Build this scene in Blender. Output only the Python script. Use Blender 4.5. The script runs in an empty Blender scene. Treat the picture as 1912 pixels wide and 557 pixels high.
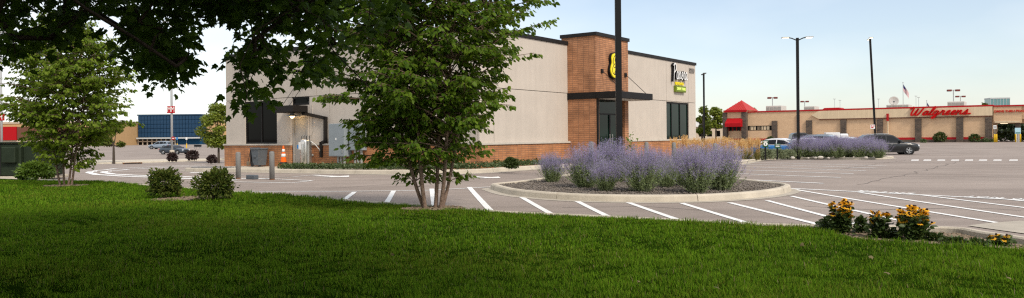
import bpy, math, random
import numpy as np
from mathutils import Vector, Matrix, noise
R = math.radians
rng = np.random.default_rng(7)
random.seed(7)
sc = bpy.context.scene

# ------------------------------------------------------------------ camera, sky, sun, exposure
F = 1434.0; CX = 956.0; HY = 255.5; ROLL = 0.0095; CZ = 1.40
cam_d = bpy.data.cameras.new('Camera'); cam = bpy.data.objects.new('Camera', cam_d)
sc.collection.objects.link(cam); sc.camera = cam
cam_d.sensor_width = 36; cam_d.sensor_fit = 'HORIZONTAL'; cam_d.lens = 36 * F / 1912
cam_d.shift_y = -(278.5 - HY) / 1912
cam_d.clip_start = 0.05; cam_d.clip_end = 6000
cam.matrix_world = Matrix.Translation((0, 0, CZ)) @ Matrix.Rotation(R(90), 4, 'X') @ Matrix.Rotation(-ROLL, 4, 'Z')

SUN_AZ = R(147); SUN_EL = R(45)          # azimuth clockwise from +Y: to the right and a little behind the camera
w = bpy.data.worlds.new('World'); sc.world = w; w.use_nodes = True
nt = w.node_tree; nt.nodes.clear()
wo = nt.nodes.new('ShaderNodeOutputWorld'); bg = nt.nodes.new('ShaderNodeBackground')
sky = nt.nodes.new('ShaderNodeTexSky'); sky.sky_type = 'NISHITA'; sky.sun_disc = False
sky.sun_elevation = SUN_EL; sky.sun_rotation = SUN_AZ
sky.air_density = 1.0; sky.dust_density = 1.2; sky.ozone_density = 1.2; sky.altitude = 250
bg.inputs['Strength'].default_value = 0.11
# thin high cloud veil over the whole sky
tc = nt.nodes.new('ShaderNodeTexCoord'); mp = nt.nodes.new('ShaderNodeMapping')
mp.inputs['Scale'].default_value = (1.0, 1.0, 3.0); mp.inputs['Location'].default_value = (-4.44, -.414, -7.2)
ns = nt.nodes.new('ShaderNodeTexNoise'); ns.inputs['Scale'].default_value = 1.3; ns.inputs['Detail'].default_value = 5
cr = nt.nodes.new('ShaderNodeMapRange'); cr.inputs['From Min'].default_value = 0.30; cr.inputs['From Max'].default_value = 0.72
cr.inputs['To Min'].default_value = 0.21; cr.inputs['To Max'].default_value = 0.85
mx = nt.nodes.new('ShaderNodeMixRGB'); mx.inputs['Color2'].default_value = (8.2, 8.1, 7.9, 1)
nt.links.new(tc.outputs['Generated'], mp.inputs['Vector']); nt.links.new(mp.outputs['Vector'], ns.inputs['Vector'])
nt.links.new(ns.outputs['Fac'], cr.inputs['Value']); nt.links.new(cr.outputs['Result'], mx.inputs['Fac'])
nt.links.new(sky.outputs['Color'], mx.inputs['Color1']); nt.links.new(mx.outputs['Color'], bg.inputs['Color'])
nt.links.new(bg.outputs['Background'], wo.inputs['Surface'])

sl = bpy.data.lights.new('Sun', 'SUN'); sl.energy = 2.2; sl.angle = R(11); sl.color = (1.0, 0.90, 0.77)
so = bpy.data.objects.new('Sun', sl); sc.collection.objects.link(so)
sdir = Vector((math.sin(SUN_AZ) * math.cos(SUN_EL), math.cos(SUN_AZ) * math.cos(SUN_EL), math.sin(SUN_EL)))
so.rotation_euler = sdir.to_track_quat('Z', 'Y').to_euler()
so.location = sdir * 60
sc.view_settings.view_transform = 'Standard'; sc.view_settings.look = 'None'
sc.view_settings.gamma = 1; sc.view_settings.exposure = 0.5
sc.cycles.use_denoising = False; sc.cycles.filter_width = 1.25
sc.cycles.max_bounces = 8; sc.cycles.transparent_max_bounces = 8
sc.cycles.sample_clamp_indirect = 6
C = sc.collection

# ------------------------------------------------------------------ ground shape and pixel helpers
def ss(a, b, x):
    t = min(1.0, max(0.0, (x - a) / (b - a))); return t * t * (3 - 2 * t)
def gz(x, y):                       # height of the paved ground: falls gently away from the bakery, rises again far off
    drop = 0.38 + 0.45 * ss(5, -25, x) if x < 5 else 0.38
    back = ss(76, 108, y) * 0.9 if x > 20 else ss(130, 225, y) * 1.0 * (1 - ss(10, 20, x)) + ss(76, 108, y) * 0.9 * ss(10, 20, x)
    return 0.15 * math.exp(-((x - 1) ** 2 + (y - 28) ** 2) / 64) - drop * (ss(30, 60, y) - back)
def ray(px, py):
    u = px - CX; v = HY - py; c = math.cos(ROLL); s = math.sin(ROLL)
    return (u * c + v * s) / F, (-u * s + v * c) / F
def at(px, py, Y):
    a, b = ray(px, py); return Vector((a * Y, Y, CZ + b * Y))
def gp(px, py, dz=0.0):             # the ground point seen at a pixel
    a, b = ray(px, py); Y = 20.0
    for _ in range(60):
        z = gz(a * Y, Y) + dz
        Y += 0.6 * ((CZ - z) / max(1e-4, -b) - Y)
    return Vector((a * Y, Y, gz(a * Y, Y) + dz))

# ------------------------------------------------------------------ object helpers
def tag(o, label=None, cat=None, group=None, kind=None):
    if label: o['label'] = label
    if cat: o['category'] = cat
    if group: o['group'] = group
    if kind: o['kind'] = kind
    return o
def thing(name, label, cat, loc=(0, 0, 0), rz=0.0, group=None, kind=None):
    o = bpy.data.objects.new(name, None); C.objects.link(o)
    o.empty_display_size = 0.2
    o.location = loc; o.rotation_euler = (0, 0, rz)
    return tag(o, label, cat, group, kind)
class MB:
    def __init__(s): s.v = []; s.f = []; s.m = []
    def add(s, vs, fs, mi=0):
        b = len(s.v); s.v += [tuple(p) for p in vs]; s.f += [tuple(b + i for i in f) for f in fs]; s.m += [mi] * len(fs); return s
    def box(s, x0, x1, y0, y1, z0, z1, mi=0):
        return s.add([(x0,y0,z0),(x1,y0,z0),(x1,y1,z0),(x0,y1,z0),(x0,y0,z1),(x1,y0,z1),(x1,y1,z1),(x0,y1,z1)],
              [(0,3,2,1),(4,5,6,7),(0,1,5,4),(1,2,6,5),(2,3,7,6),(3,0,4,7)], mi)
    def bbox(s, x0, x1, y0, y1, z0, z1, b=0.01, mi=0):   # chamfered box
        xs = ((x0, x0 + b, x1 - b, x1)); ys = ((y0, y0 + b, y1 - b, y1)); zs = ((z0, z0 + b, z1 - b, z1))
        vs = []; fs = []
        idx = {}
        def vid(p):
            if p not in idx: idx[p] = len(vs); vs.append(p)
            return idx[p]
        X, Y, Z = (xs[1], xs[2]), (ys[1], ys[2]), (zs[1], zs[2])
        fc = {}
        for a, (full) in (('x-', x0), ('x+', x1)):
            fc[a] = [vid((full, yy, zz)) for yy, zz in ((Y[0],Z[0]),(Y[1],Z[0]),(Y[1],Z[1]),(Y[0],Z[1]))]
        for a, full in (('y-', y0), ('y+', y1)):
            fc[a] = [vid((xx, full, zz)) for xx, zz in ((X[0],Z[0]),(X[1],Z[0]),(X[1],Z[1]),(X[0],Z[1]))]
        for a, full in (('z-', z0), ('z+', z1)):
            fc[a] = [vid((xx, yy, full)) for xx, yy in ((X[0],Y[0]),(X[1],Y[0]),(X[1],Y[1]),(X[0],Y[1]))]
        fs += [tuple(reversed(fc['x-'])), tuple(fc['x+']), tuple(fc['y-']), tuple(reversed(fc['y+'])), tuple(reversed(fc['z-'])), tuple(fc['z+'])]
        def e(a, i, j, b_, k, l): fs.append((fc[a][i], fc[a][j], fc[b_][k], fc[b_][l]))
        e('x-',0,3,'y-',3,0); e('x-',2,1,'y+',0,3); e('x+',3,0,'y-',1,2); e('x+',1,2,'y+',2,1)
        e('z-',1,0,'y-',0,1); e('z-',3,2,'y+',1,0); e('z-',0,3,'x-',1,0); e('z-',2,1,'x+',0,1)
        e('z+',0,1,'y-',2,3); e('z+',2,3,'y+',3,2); e('z+',3,0,'x-',3,2); e('z+',1,2,'x+',2,3)
        for i, sx in enumerate('-+'):
            for j, sy in enumerate('-+'):
                for k, sz in enumerate('-+'):
                    def g(ax, s_, p):
                        for q in fc[ax + s_]:
                            if vs[q] == p: return q
                    fs.append((g('x', sx, ((x0,x1)[i], Y[j], Z[k])), g('y', sy, (X[i], (y0,y1)[j], Z[k])), g('z', sz, (X[i], Y[j], (z0,z1)[k]))))
        return s.add(vs, fs, mi)
    def tube(s, pts, r, n=8, cap=True, mi=0):
        pts = [Vector(p) for p in pts]; m = len(pts)
        rs = r if isinstance(r, (list, tuple)) else [r] * m
        vs = []; fs = []; up = None
        for i, p in enumerate(pts):
            t = (pts[min(m - 1, i + 1)] - pts[max(0, i - 1)])
            if t.length < 1e-9: t = Vector((0, 0, 1))
            t.normalize()
            if up is None:
                up = Vector((1, 0, 0)) if abs(t.x) < .9 else Vector((0, 1, 0))
            a = (up - t * up.dot(t)).normalized(); b = t.cross(a); up = a
            for k in range(n):
                q = 2 * math.pi * k / n; vs.append(p + (a * math.cos(q) + b * math.sin(q)) * rs[i])
        for i in range(m - 1):
            for k in range(n):
                k2 = (k + 1) % n; fs.append((i * n + k, i * n + k2, (i + 1) * n + k2, (i + 1) * n + k))
        if cap: fs.append(tuple(reversed(range(n)))); fs.append(tuple((m - 1) * n + k for k in range(n)))
        return s.add(vs, fs, mi)
    def lathe(s, prof, n=16, c=(0, 0, 0), mi=0):         # prof: list of (r, z)
        vs = []; fs = []
        for r, z in prof:
            for k in range(n):
                q = 2 * math.pi * k / n; vs.append((c[0] + r * math.cos(q), c[1] + r * math.sin(q), c[2] + z))
        for i in range(len(prof) - 1):
            for k in range(n):
                k2 = (k + 1) % n; fs.append((i * n + k, i * n + k2, (i + 1) * n + k2, (i + 1) * n + k))
        fs.append(tuple(reversed(range(n)))); fs.append(tuple((len(prof) - 1) * n + k for k in range(n)))
        return s.add(vs, fs, mi)
    def prism(s, poly, d, mi=0):                         # poly: 3D points, d: extrusion vector
        n = len(poly); d = Vector(d); vs = [Vector(p) for p in poly] + [Vector(p) + d for p in poly]
        fs = [tuple(reversed(range(n))), tuple(range(n, 2 * n))] + [(i, (i + 1) % n, n + (i + 1) % n, n + i) for i in range(n)]
        return s.add(vs, fs, mi)
    def mesh(s, name, mats, smooth=False):
        me = bpy.data.meshes.new(name); me.from_pydata(s.v, [], s.f)
        for m in (mats if isinstance(mats, (list, tuple)) else [mats]): me.materials.append(m)
        if any(s.m): me.polygons.foreach_set('material_index', s.m)
        if smooth: me.polygons.foreach_set('use_smooth', [True] * len(s.f))
        me.update(); return me
    def obj(s, name, mats, parent=None, smooth=False):
        return link(name, s.mesh(name, mats, smooth), parent)
def link(name, me, parent=None, loc=None, rz=None):
    o = bpy.data.objects.new(name, me); C.objects.link(o)
    if parent: o.parent = parent
    if loc is not None: o.location = loc
    if rz is not None: o.rotation_euler = (0, 0, rz)
    return o
def np_mesh(name, V, faces_k, mat, k, smooth=False, mats_idx=None):
    V = np.asarray(V, np.float32).reshape(-1, 3); Fa = np.asarray(faces_k, np.int32).reshape(-1)
    nf = len(Fa) // k
    me = bpy.data.meshes.new(name); me.vertices.add(len(V)); me.vertices.foreach_set('co', V.ravel())
    me.loops.add(len(Fa)); me.loops.foreach_set('vertex_index', Fa)
    me.polygons.add(nf); me.polygons.foreach_set('loop_start', np.arange(0, nf * k, k, dtype=np.int32))
    for m in (mat if isinstance(mat, (list, tuple)) else [mat]): me.materials.append(m)
    if mats_idx is not None: me.polygons.foreach_set('material_index', np.asarray(mats_idx, np.int32))
    if smooth: me.polygons.foreach_set('use_smooth', np.ones(nf, bool))
    me.update(calc_edges=True); return me
def copy_tree(o, parent=None):
    c = o.copy(); C.objects.link(c); c.parent = parent
    for ch in list(o.children): copy_tree(ch, c)
    return c
def struct(o, kind='structure'):
    o['kind'] = kind; return o

# ------------------------------------------------------------------ materials
M = {}
def mat(name, col, rough=0.8, metal=0.0, spec=0.25, var=0.0, vscale=3.0, bump=0.0, bscale=60.0, col2=None, detail=6.0, coat=0.0, emit=None, estr=0.0, coords='Object'):
    m = bpy.data.materials.new(name); m.use_nodes = True; n = m.node_tree; p = n.nodes['Principled BSDF']
    p.inputs['Base Color'].default_value = (*col, 1); p.inputs['Roughness'].default_value = rough
    p.inputs['Metallic'].default_value = metal; p.inputs['Specular IOR Level'].default_value = spec
    p.inputs['Coat Weight'].default_value = coat
    if emit: p.inputs['Emission Color'].default_value = (*emit, 1); p.inputs['Emission Strength'].default_value = estr
    if var or bump:
        t = n.nodes.new('ShaderNodeTexCoord')
    if var or col2:
        x = n.nodes.new('ShaderNodeTexNoise'); x.inputs['Scale'].default_value = vscale; x.inputs['Detail'].default_value = detail
        x.inputs['Roughness'].default_value = 0.65
        n.links.new(t.outputs[coords], x.inputs['Vector'])
        g = n.nodes.new('ShaderNodeMapRange'); g.inputs['From Min'].default_value = .3; g.inputs['From Max'].default_value = .7
        n.links.new(x.outputs['Fac'], g.inputs['Value'])
        mix = n.nodes.new('ShaderNodeMixRGB')
        c2 = col2 or tuple(c * (1 + var) for c in col); c1 = col if col2 else tuple(c * (1 - var) for c in col)
        mix.inputs['Color1'].default_value = (*c1, 1); mix.inputs['Color2'].default_value = (*c2, 1)
        n.links.new(g.outputs['Result'], mix.inputs['Fac']); n.links.new(mix.outputs['Color'], p.inputs['Base Color'])
    if bump:
        x = n.nodes.new('ShaderNodeTexNoise'); x.inputs['Scale'].default_value = bscale; x.inputs['Detail'].default_value = 4
        n.links.new(t.outputs[coords], x.inputs['Vector'])
        b = n.nodes.new('ShaderNodeBump'); b.inputs['Strength'].default_value = bump; b.inputs['Distance'].default_value = 0.02
        n.links.new(x.outputs['Fac'], b.inputs['Height']); n.links.new(b.outputs['Normal'], p.inputs['Normal'])
    M[name] = m; return m
def leaf_mat(name, c1, c2, trans=0.35, rough=0.45, spec=0.4, patch=None):
    m = bpy.data.materials.new(name); m.use_nodes = True; n = m.node_tree; p = n.nodes['Principled BSDF']; out = n.nodes['Material Output']
    g = n.nodes.new('ShaderNodeNewGeometry'); mix = n.nodes.new('ShaderNodeMixRGB')
    mix.inputs['Color1'].default_value = (*c1, 1); mix.inputs['Color2'].default_value = (*c2, 1)
    n.links.new(g.outputs['Random Per Island'], mix.inputs['Fac'])
    col = mix.outputs['Color']
    n.links.new(col, p.inputs['Base Color']); p.inputs['Roughness'].default_value = rough; p.inputs['Specular IOR Level'].default_value = spec
    tr = n.nodes.new('ShaderNodeBsdfTranslucent')
    hs = n.nodes.new('ShaderNodeHueSaturation'); hs.inputs['Hue'].default_value = 0.485; hs.inputs['Value'].default_value = 1.3
    n.links.new(col, hs.inputs['Color']); n.links.new(hs.outputs['Color'], tr.inputs['Color'])
    ms = n.nodes.new('ShaderNodeMixShader'); ms.inputs['Fac'].default_value = trans
    n.links.new(p.outputs['BSDF'], ms.inputs[1]); n.links.new(tr.outputs['BSDF'], ms.inputs[2]); n.links.new(ms.outputs['Shader'], out.inputs['Surface'])
    M[name] = m; return m
def brick_mat(name, c1, c2, mortar, bw, bh, msize=0.012, bump=0.6, offset=0.5, vv=.3):
    m = bpy.data.materials.new(name); m.use_nodes = True; n = m.node_tree; p = n.nodes['Principled BSDF']
    t = n.nodes.new('ShaderNodeTexCoord'); sp = n.nodes.new('ShaderNodeSeparateXYZ'); ad = n.nodes.new('ShaderNodeMath'); ad.operation = 'ADD'
    cb = n.nodes.new('ShaderNodeCombineXYZ')
    n.links.new(t.outputs['Object'], sp.inputs['Vector']); n.links.new(sp.outputs['X'], ad.inputs[0]); n.links.new(sp.outputs['Y'], ad.inputs[1])
    n.links.new(ad.outputs['Value'], cb.inputs['X']); n.links.new(sp.outputs['Z'], cb.inputs['Y'])
    b = n.nodes.new('ShaderNodeTexBrick'); b.offset = offset; b.inputs['Scale'].default_value = 1
    b.inputs['Brick Width'].default_value = bw; b.inputs['Row Height'].default_value = bh; b.inputs['Mortar Size'].default_value = msize
    b.inputs['Mortar Smooth'].default_value = 0.2; b.inputs['Bias'].default_value = 0.0
    b.inputs['Color1'].default_value = (*c1, 1); b.inputs['Color2'].default_value = (*c2, 1); b.inputs['Mortar'].default_value = (*mortar, 1)
    n.links.new(cb.outputs['Vector'], b.inputs['Vector'])
    x = n.nodes.new('ShaderNodeTexNoise'); x.inputs['Scale'].default_value = 1.6; x.inputs['Detail'].default_value = 7; n.links.new(t.outputs['Object'], x.inputs['Vector'])
    hv = n.nodes.new('ShaderNodeHueSaturation'); mr = n.nodes.new('ShaderNodeMapRange'); mr.inputs['From Min'].default_value = .25; mr.inputs['From Max'].default_value = .75
    mr.inputs['To Min'].default_value = 1 - vv; mr.inputs['To Max'].default_value = 1 + vv
    n.links.new(x.outputs['Fac'], mr.inputs['Value']); n.links.new(mr.outputs['Result'], hv.inputs['Value']); n.links.new(b.outputs['Color'], hv.inputs['Color'])
    n.links.new(hv.outputs['Color'], p.inputs['Base Color']); p.inputs['Roughness'].default_value = .85
    bp = n.nodes.new('ShaderNodeBump'); bp.inputs['Strength'].default_value = bump; bp.inputs['Distance'].default_value = .01; bp.invert = True
    n.links.new(b.outputs['Fac'], bp.inputs['Height']); n.links.new(bp.outputs['Normal'], p.inputs['Normal'])
    M[name] = m; return m

mat('asphalt', (.17,.152,.142), .92, var=.0, col2=(.235,.212,.198), vscale=.35, bump=.35, bscale=90, detail=10)
mat('asphalt_far', (.2,.18,.165), .95)
mat('paint', (.82,.82,.80), .6, var=.06, vscale=6, bump=.15, bscale=80)
mat('paint_worn', (.50,.48,.45), .7, var=.2, vscale=5)
mat('concrete', (.50,.445,.36), .9, var=.16, vscale=2.2, bump=.3, bscale=50)
mat('concrete_gutter', (.40,.36,.30), .9, var=.14, vscale=1.8, bump=.25, bscale=60)
mat('joint', (.05,.045,.04), .95)
mat('soil', (.055,.042,.03), 1.0, spec=.05, var=.3, vscale=4, bump=.6, bscale=25)
mat('lawn_base', (.012,.028,.002), 1.0, spec=0, var=.3, vscale=3)
mat('mulch', (.11,.088,.072), .95, col2=(.25,.22,.19), var=.1, vscale=30, bump=.4, bscale=40)
mat('rock_grey', (.14,.14,.145), .9, col2=(.30,.29,.28), var=.1, vscale=9, bump=.3)
mat('wood_chip', (.15,.105,.065), .95, col2=(.30,.24,.17), var=.1, vscale=20)
mat('stone_pale', (.50,.46,.40), .9, var=.15, vscale=5, bump=.3, bscale=15)
mat('stucco', (.515,.458,.395), .9, var=.06, vscale=.8, bump=.08, bscale=120)
mat('core', (.10,.095,.09), .95)
mat('cap_stone', (.50,.46,.40), .85, var=.1, vscale=3)
brick_mat('brick', (.48,.21,.085), (.38,.155,.06), (.25,.13,.075), .25, .083, .010, offset=0.0)
brick_mat('brick_tower', (.44,.205,.098), (.34,.15,.068), (.20,.105,.062), .27, .083, .010, offset=0.0)
mat('black_metal', (.010,.009,.009), .55, spec=.2, var=.15, vscale=4)
mat('coping', (.016,.015,.015), .6, spec=.2, var=.2, vscale=2)
mat('bronze', (.016,.013,.011), .6, spec=.2)
mat('soffit', (.50,.48,.46), .7)
mat('glass_dark', (.003,.003,.003), .03, spec=.08)
mat('glass_shop', (.004,.016,.011), .02, spec=.14)
mat('door_grey', (.30,.285,.265), .6, var=.04, vscale=2)
mat('galv', (.33,.34,.33), .5, metal=.35, var=.12, vscale=5)
mat('bollard_grey', (.20,.195,.185), .6, var=.15, vscale=7)
mat('rust', (.16,.07,.03), .9, var=.3, vscale=20)
mat('steel', (.60,.58,.54), .28, metal=.9)
mat('cabinet', (.25,.285,.305), .55, var=.05, vscale=2)
mat('white_plastic', (.75,.75,.73), .5)
mat('blue_label', (.03,.20,.50), .5)
mat('can_grey', (.10,.115,.13), .5, var=.12, vscale=6)
mat('can_black', (.015,.015,.016), .5)
mat('orange', (.85,.13,.006), .55, var=.08, vscale=8)
mat('rubber', (.022,.022,.024), .8)
mat('bulb', (1, .75, .4), .4, emit=(1, .62, .22), estr=9)
mat('led_soft', (1, .93, .8), .4, emit=(1, .86, .6), estr=1.0)
mat('led', (1, .93, .8), .4, emit=(1, .86, .6), estr=4)
mat('sign_yellow', (.75,.60,.02), .4, emit=(1, .82, .03), estr=.15)
mat('sign_white', (.85,.85,.83), .4, emit=(1, 1, 1), estr=.05)
mat('sign_green', (.16,.22,.02), .5)
mat('sign_lime', (.55,.65,.12), .4, emit=(.8, 1, .25), estr=.35)
mat('number_grey', (.22,.20,.18), .6)
mat('red', (.38,.006,.010), .6, spec=.15, var=.08, vscale=3)
mat('roof_red', (.42,.040,.035), .6, spec=.2, var=.1, vscale=2)
mat('red_trim', (.40,.012,.016), .6, spec=.15, var=.12, vscale=2)
mat('red_sign', (.46,.006,.006), .5, spec=.1, emit=(1, .01, .01), estr=.02)
mat('tan_band', (.68,.54,.36), .85, var=.06, vscale=1)
brick_mat('tan_brick', (.66,.45,.275), (.61,.41,.245), (.52,.36,.22), .6, .2, .012, bump=.3, vv=.06)
brick_mat('dark_stone', (.10,.068,.048), (.055,.042,.034), (.15,.12,.09), .5, .2, .02)
mat('roof_unit', (.50,.49,.47), .7, var=.08, vscale=1.5)
mat('glass_teal', (.10,.24,.25), .12, spec=.7)
mat('glass_frame', (.45,.47,.47), .5)
mat('blue_panel', (.013,.045,.095), .3, spec=.25, var=.22, vscale=.6)
mat('blue_paint', (.006,.055,.12), .7, spec=.2)
mat('tan_store', (.50,.32,.155), .9, var=.05, vscale=.4)
mat('brown_store', (.135,.058,.038), .9, var=.06, vscale=.4)
mat('light_store', (.50,.41,.31), .9)
mat('yellow', (.70,.45,.02), .55, var=.08, vscale=6)
mat('pole_grey', (.42,.43,.43), .5, metal=.2)
mat('pole_black', (.007,.007,.007), .55, spec=.2)
mat('pole_rust', (.16,.035,.03), .6)
mat('box_green', (.020,.030,.016), .6, spec=.2, var=.15, vscale=3)
mat('trans_sign', (.02,.09,.045), .5)
mat('sky_blue_sign', (.40,.60,.68), .5)
mat('tyre', (.018,.018,.019), .85)
mat('rim', (.42,.43,.44), .3, metal=.8)
mat('car_glass', (.006,.007,.008), .03, spec=.4)
mat('lamp_clear', (.75,.78,.8), .1, spec=.8)
mat('lamp_red', (.5,.01,.01), .2)
mat('trim_black', (.02,.02,.02), .6)
mat('chrome', (.65,.66,.67), .15, metal=1)
for nm, c in (('car_black', (.012,.014,.016)), ('car_blue', (.022,.17,.44)), ('car_white', (.72,.73,.74)), ('car_silver', (.22,.27,.33)), ('car_slate', (.035,.05,.07)), ('car_pearl', (.62,.64,.67)), ('car_red', (.4,.02,.02)), ('truck_black', (.01,.01,.011))):
    mat(nm, c, .3, spec=.4, coat=.35)
mat('bark_maple', (.045,.032,.024), .95, var=.3, vscale=12, bump=.6, bscale=30)
mat('bark_birch', (.13,.085,.06), .9, col2=(.30,.21,.16), var=.2, vscale=16, bump=.7, bscale=30)
mat('bark_far', (.07,.055,.042), .95)
def streaks(name, amt):               # faint vertical rain marks
    m = M[name]; n = m.node_tree; p = n.nodes['Principled BSDF']; src = p.inputs['Base Color'].links[0].from_socket
    t = n.nodes.new('ShaderNodeTexCoord'); mp_ = n.nodes.new('ShaderNodeMapping'); mp_.inputs['Scale'].default_value = (5, 5, .22); a = n.nodes.new('ShaderNodeTexNoise'); a.inputs['Scale'].default_value = 1; a.inputs['Detail'].default_value = 6
    n.links.new(t.outputs['Object'], mp_.inputs['Vector']); n.links.new(mp_.outputs['Vector'], a.inputs['Vector']); r_ = n.nodes.new('ShaderNodeMapRange'); r_.inputs['From Min'].default_value = .35; r_.inputs['From Max'].default_value = .7; r_.inputs['To Min'].default_value = 1.03; r_.inputs['To Max'].default_value = 1 - amt
    n.links.new(a.outputs['Fac'], r_.inputs['Value']); h = n.nodes.new('ShaderNodeHueSaturation'); n.links.new(r_.outputs['Result'], h.inputs['Value']); n.links.new(src, h.inputs['Color']); n.links.new(h.outputs['Color'], p.inputs['Base Color'])
streaks('stucco', .03); streaks('tan_band', .12); streaks('tan_store', .12)
leaf_mat('maple_leaf', (.024,.060,.004), (.078,.145,.012), .45, rough=.55, spec=.2)
leaf_mat('birch_leaf', (.046,.110,.006), (.155,.245,.020), .45, rough=.55, spec=.2)
leaf_mat('birch_leaf_backlit', (.080,.145,.008), (.21,.29,.03), .45, rough=.6, spec=.15)  # lightened copy for the left birch: backlight from the white sky put into the colour
leaf_mat('shrub_leaf', (.035,.07,.010), (.13,.15,.03), .25, rough=.7, spec=.1)
leaf_mat('lime_leaf', (.08,.15,.015), (.14,.22,.03), .3)
leaf_mat('far_leaf', (.10,.15,.012), (.22,.26,.03), .3)
leaf_mat('dark_leaf', (.015,.03,.010), (.035,.055,.018), .2)
leaf_mat('purple_leaf', (.030,.018,.018), (.07,.042,.036), .15)
leaf_mat('hedge_leaf', (.03,.055,.01), (.07,.10,.02), .2)
leaf_mat('grass_blade', (.078,.185,.007), (.175,.305,.022), .4, rough=.9, spec=.0)
leaf_mat('grass_dark', (.030,.085,.006), (.085,.165,.018), .35, rough=.9, spec=.0)
leaf_mat('grass_olive', (.11,.15,.012), (.20,.24,.035), .4, rough=.9, spec=.0)
leaf_mat('grass_dry', (.14,.11,.04), (.22,.18,.08), .3, rough=.7)
leaf_mat('sage_stem', (.16,.20,.10), (.30,.34,.20), .1, rough=.8)
leaf_mat('sage_leaf', (.15,.22,.07), (.33,.40,.18), .3, rough=.8)
leaf_mat('sage_flower', (.25,.195,.39), (.48,.41,.62), .3, rough=.8)
leaf_mat('catmint_leaf', (.14,.18,.09), (.30,.33,.20), .3, rough=.8)
leaf_mat('reed_blade', (.07,.095,.015), (.16,.17,.03), .3, rough=.7)
leaf_mat('reed_plume', (.58,.39,.15), (.78,.58,.28), .35, rough=.8)
leaf_mat('susan_leaf', (.028,.055,.012), (.075,.115,.025), .25)
leaf_mat('susan_petal', (.80,.36,.008), (.88,.50,.015), .3, rough=.6)
mat('susan_eye', (.03,.014,.008), .9)
leaf_mat('cover_leaf', (.06,.105,.04), (.16,.21,.09), .3)

# asphalt with broad worn patches, oil-dark lanes and fine aggregate
def asphalt_nodes():
    m = M['asphalt']; n = m.node_tree; p = n.nodes['Principled BSDF']
    for l in list(p.inputs['Base Color'].links): n.links.remove(l)
    t = n.nodes.new('ShaderNodeTexCoord')
    def noise_(scale, det, ro=.6, sc_=None):
        x = n.nodes.new('ShaderNodeTexNoise'); x.inputs['Scale'].default_value = scale; x.inputs['Detail'].default_value = det; x.inputs['Roughness'].default_value = ro
        if sc_:
            mp_ = n.nodes.new('ShaderNodeMapping'); mp_.inputs['Scale'].default_value = sc_; mp_.inputs['Rotation'].default_value = (0, 0, R(35))
            n.links.new(t.outputs['Object'], mp_.inputs['Vector']); n.links.new(mp_.outputs['Vector'], x.inputs['Vector'])
        else: n.links.new(t.outputs['Object'], x.inputs['Vector'])
        return x.outputs['Fac']
    def mixc(f, a, b, lo, hi):
        r_ = n.nodes.new('ShaderNodeMapRange'); r_.inputs['From Min'].default_value = lo; r_.inputs['From Max'].default_value = hi
        n.links.new(f, r_.inputs['Value']); q = n.nodes.new('ShaderNodeMixRGB'); n.links.new(r_.outputs['Result'], q.inputs['Fac'])
        for s_, v in ((1, a), (2, b)):
            if isinstance(v, tuple): q.inputs[s_].default_value = (*v, 1)
            else: n.links.new(v, q.inputs[s_])
        return q.outputs['Color']
    base = mixc(noise_(.22, 8), (.265,.220,.192), (.345,.290,.254), .35, .65)
    streak = mixc(noise_(.5, 6, .6, (.25, 3.0, 1)), (.80,.80,.80), (1.06,1.06,1.06), .3, .7)
    fine = mixc(noise_(55, 3), (.78,.78,.78), (1.2,1.2,1.2), .3, .7)
    mu = n.nodes.new('ShaderNodeMixRGB'); mu.blend_type = 'MULTIPLY'; mu.inputs['Fac'].default_value = 1
    n.links.new(base, mu.inputs[1]); n.links.new(streak, mu.inputs[2])
    spots = mixc(noise_(1.1, 3, .5), (1, 1, 1), (.66, .65, .65), .66, .74)
    mu3 = n.nodes.new('ShaderNodeMixRGB'); mu3.blend_type = 'MULTIPLY'; mu3.inputs['Fac'].default_value = .8; n.links.new(mu.outputs['Color'], mu3.inputs[1]); n.links.new(spots, mu3.inputs[2]); mu = mu3
    mu2 = n.nodes.new('ShaderNodeMixRGB'); mu2.blend_type = 'MULTIPLY'; mu2.inputs['Fac'].default_value = 1
    n.links.new(mu.outputs['Color'], mu2.inputs[1]); n.links.new(fine, mu2.inputs[2])
    n.links.new(mu2.outputs['Color'], p.inputs['Base Color'])
asphalt_nodes()
def wear(name, lo, hi):               # paint scuffed through to the asphalt
    m = M[name]; n = m.node_tree; p = n.nodes['Principled BSDF']; src = p.inputs['Base Color'].links[0].from_socket
    t = n.nodes.new('ShaderNodeTexCoord'); a = n.nodes.new('ShaderNodeTexNoise'); a.inputs['Scale'].default_value = 9; a.inputs['Detail'].default_value = 9; a.inputs['Roughness'].default_value = .8
    n.links.new(t.outputs['Object'], a.inputs['Vector']); r_ = n.nodes.new('ShaderNodeMapRange'); r_.inputs['From Min'].default_value = lo; r_.inputs['From Max'].default_value = hi
    n.links.new(a.outputs['Fac'], r_.inputs['Value']); q = n.nodes.new('ShaderNodeMixRGB'); q.inputs[2].default_value = (.26,.22,.195,1); n.links.new(src, q.inputs[1]); n.links.new(r_.outputs['Result'], q.inputs[0]); n.links.new(q.outputs[0], p.inputs['Base Color'])
mat('paint_worn2', (.74,.72,.69), .7, var=.1, vscale=5)
wear('paint', .52, .9); wear('paint_worn2', .42, .75)
mat('crack_seal', (.175,.15,.135), .8, var=.2, vscale=8)

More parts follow.
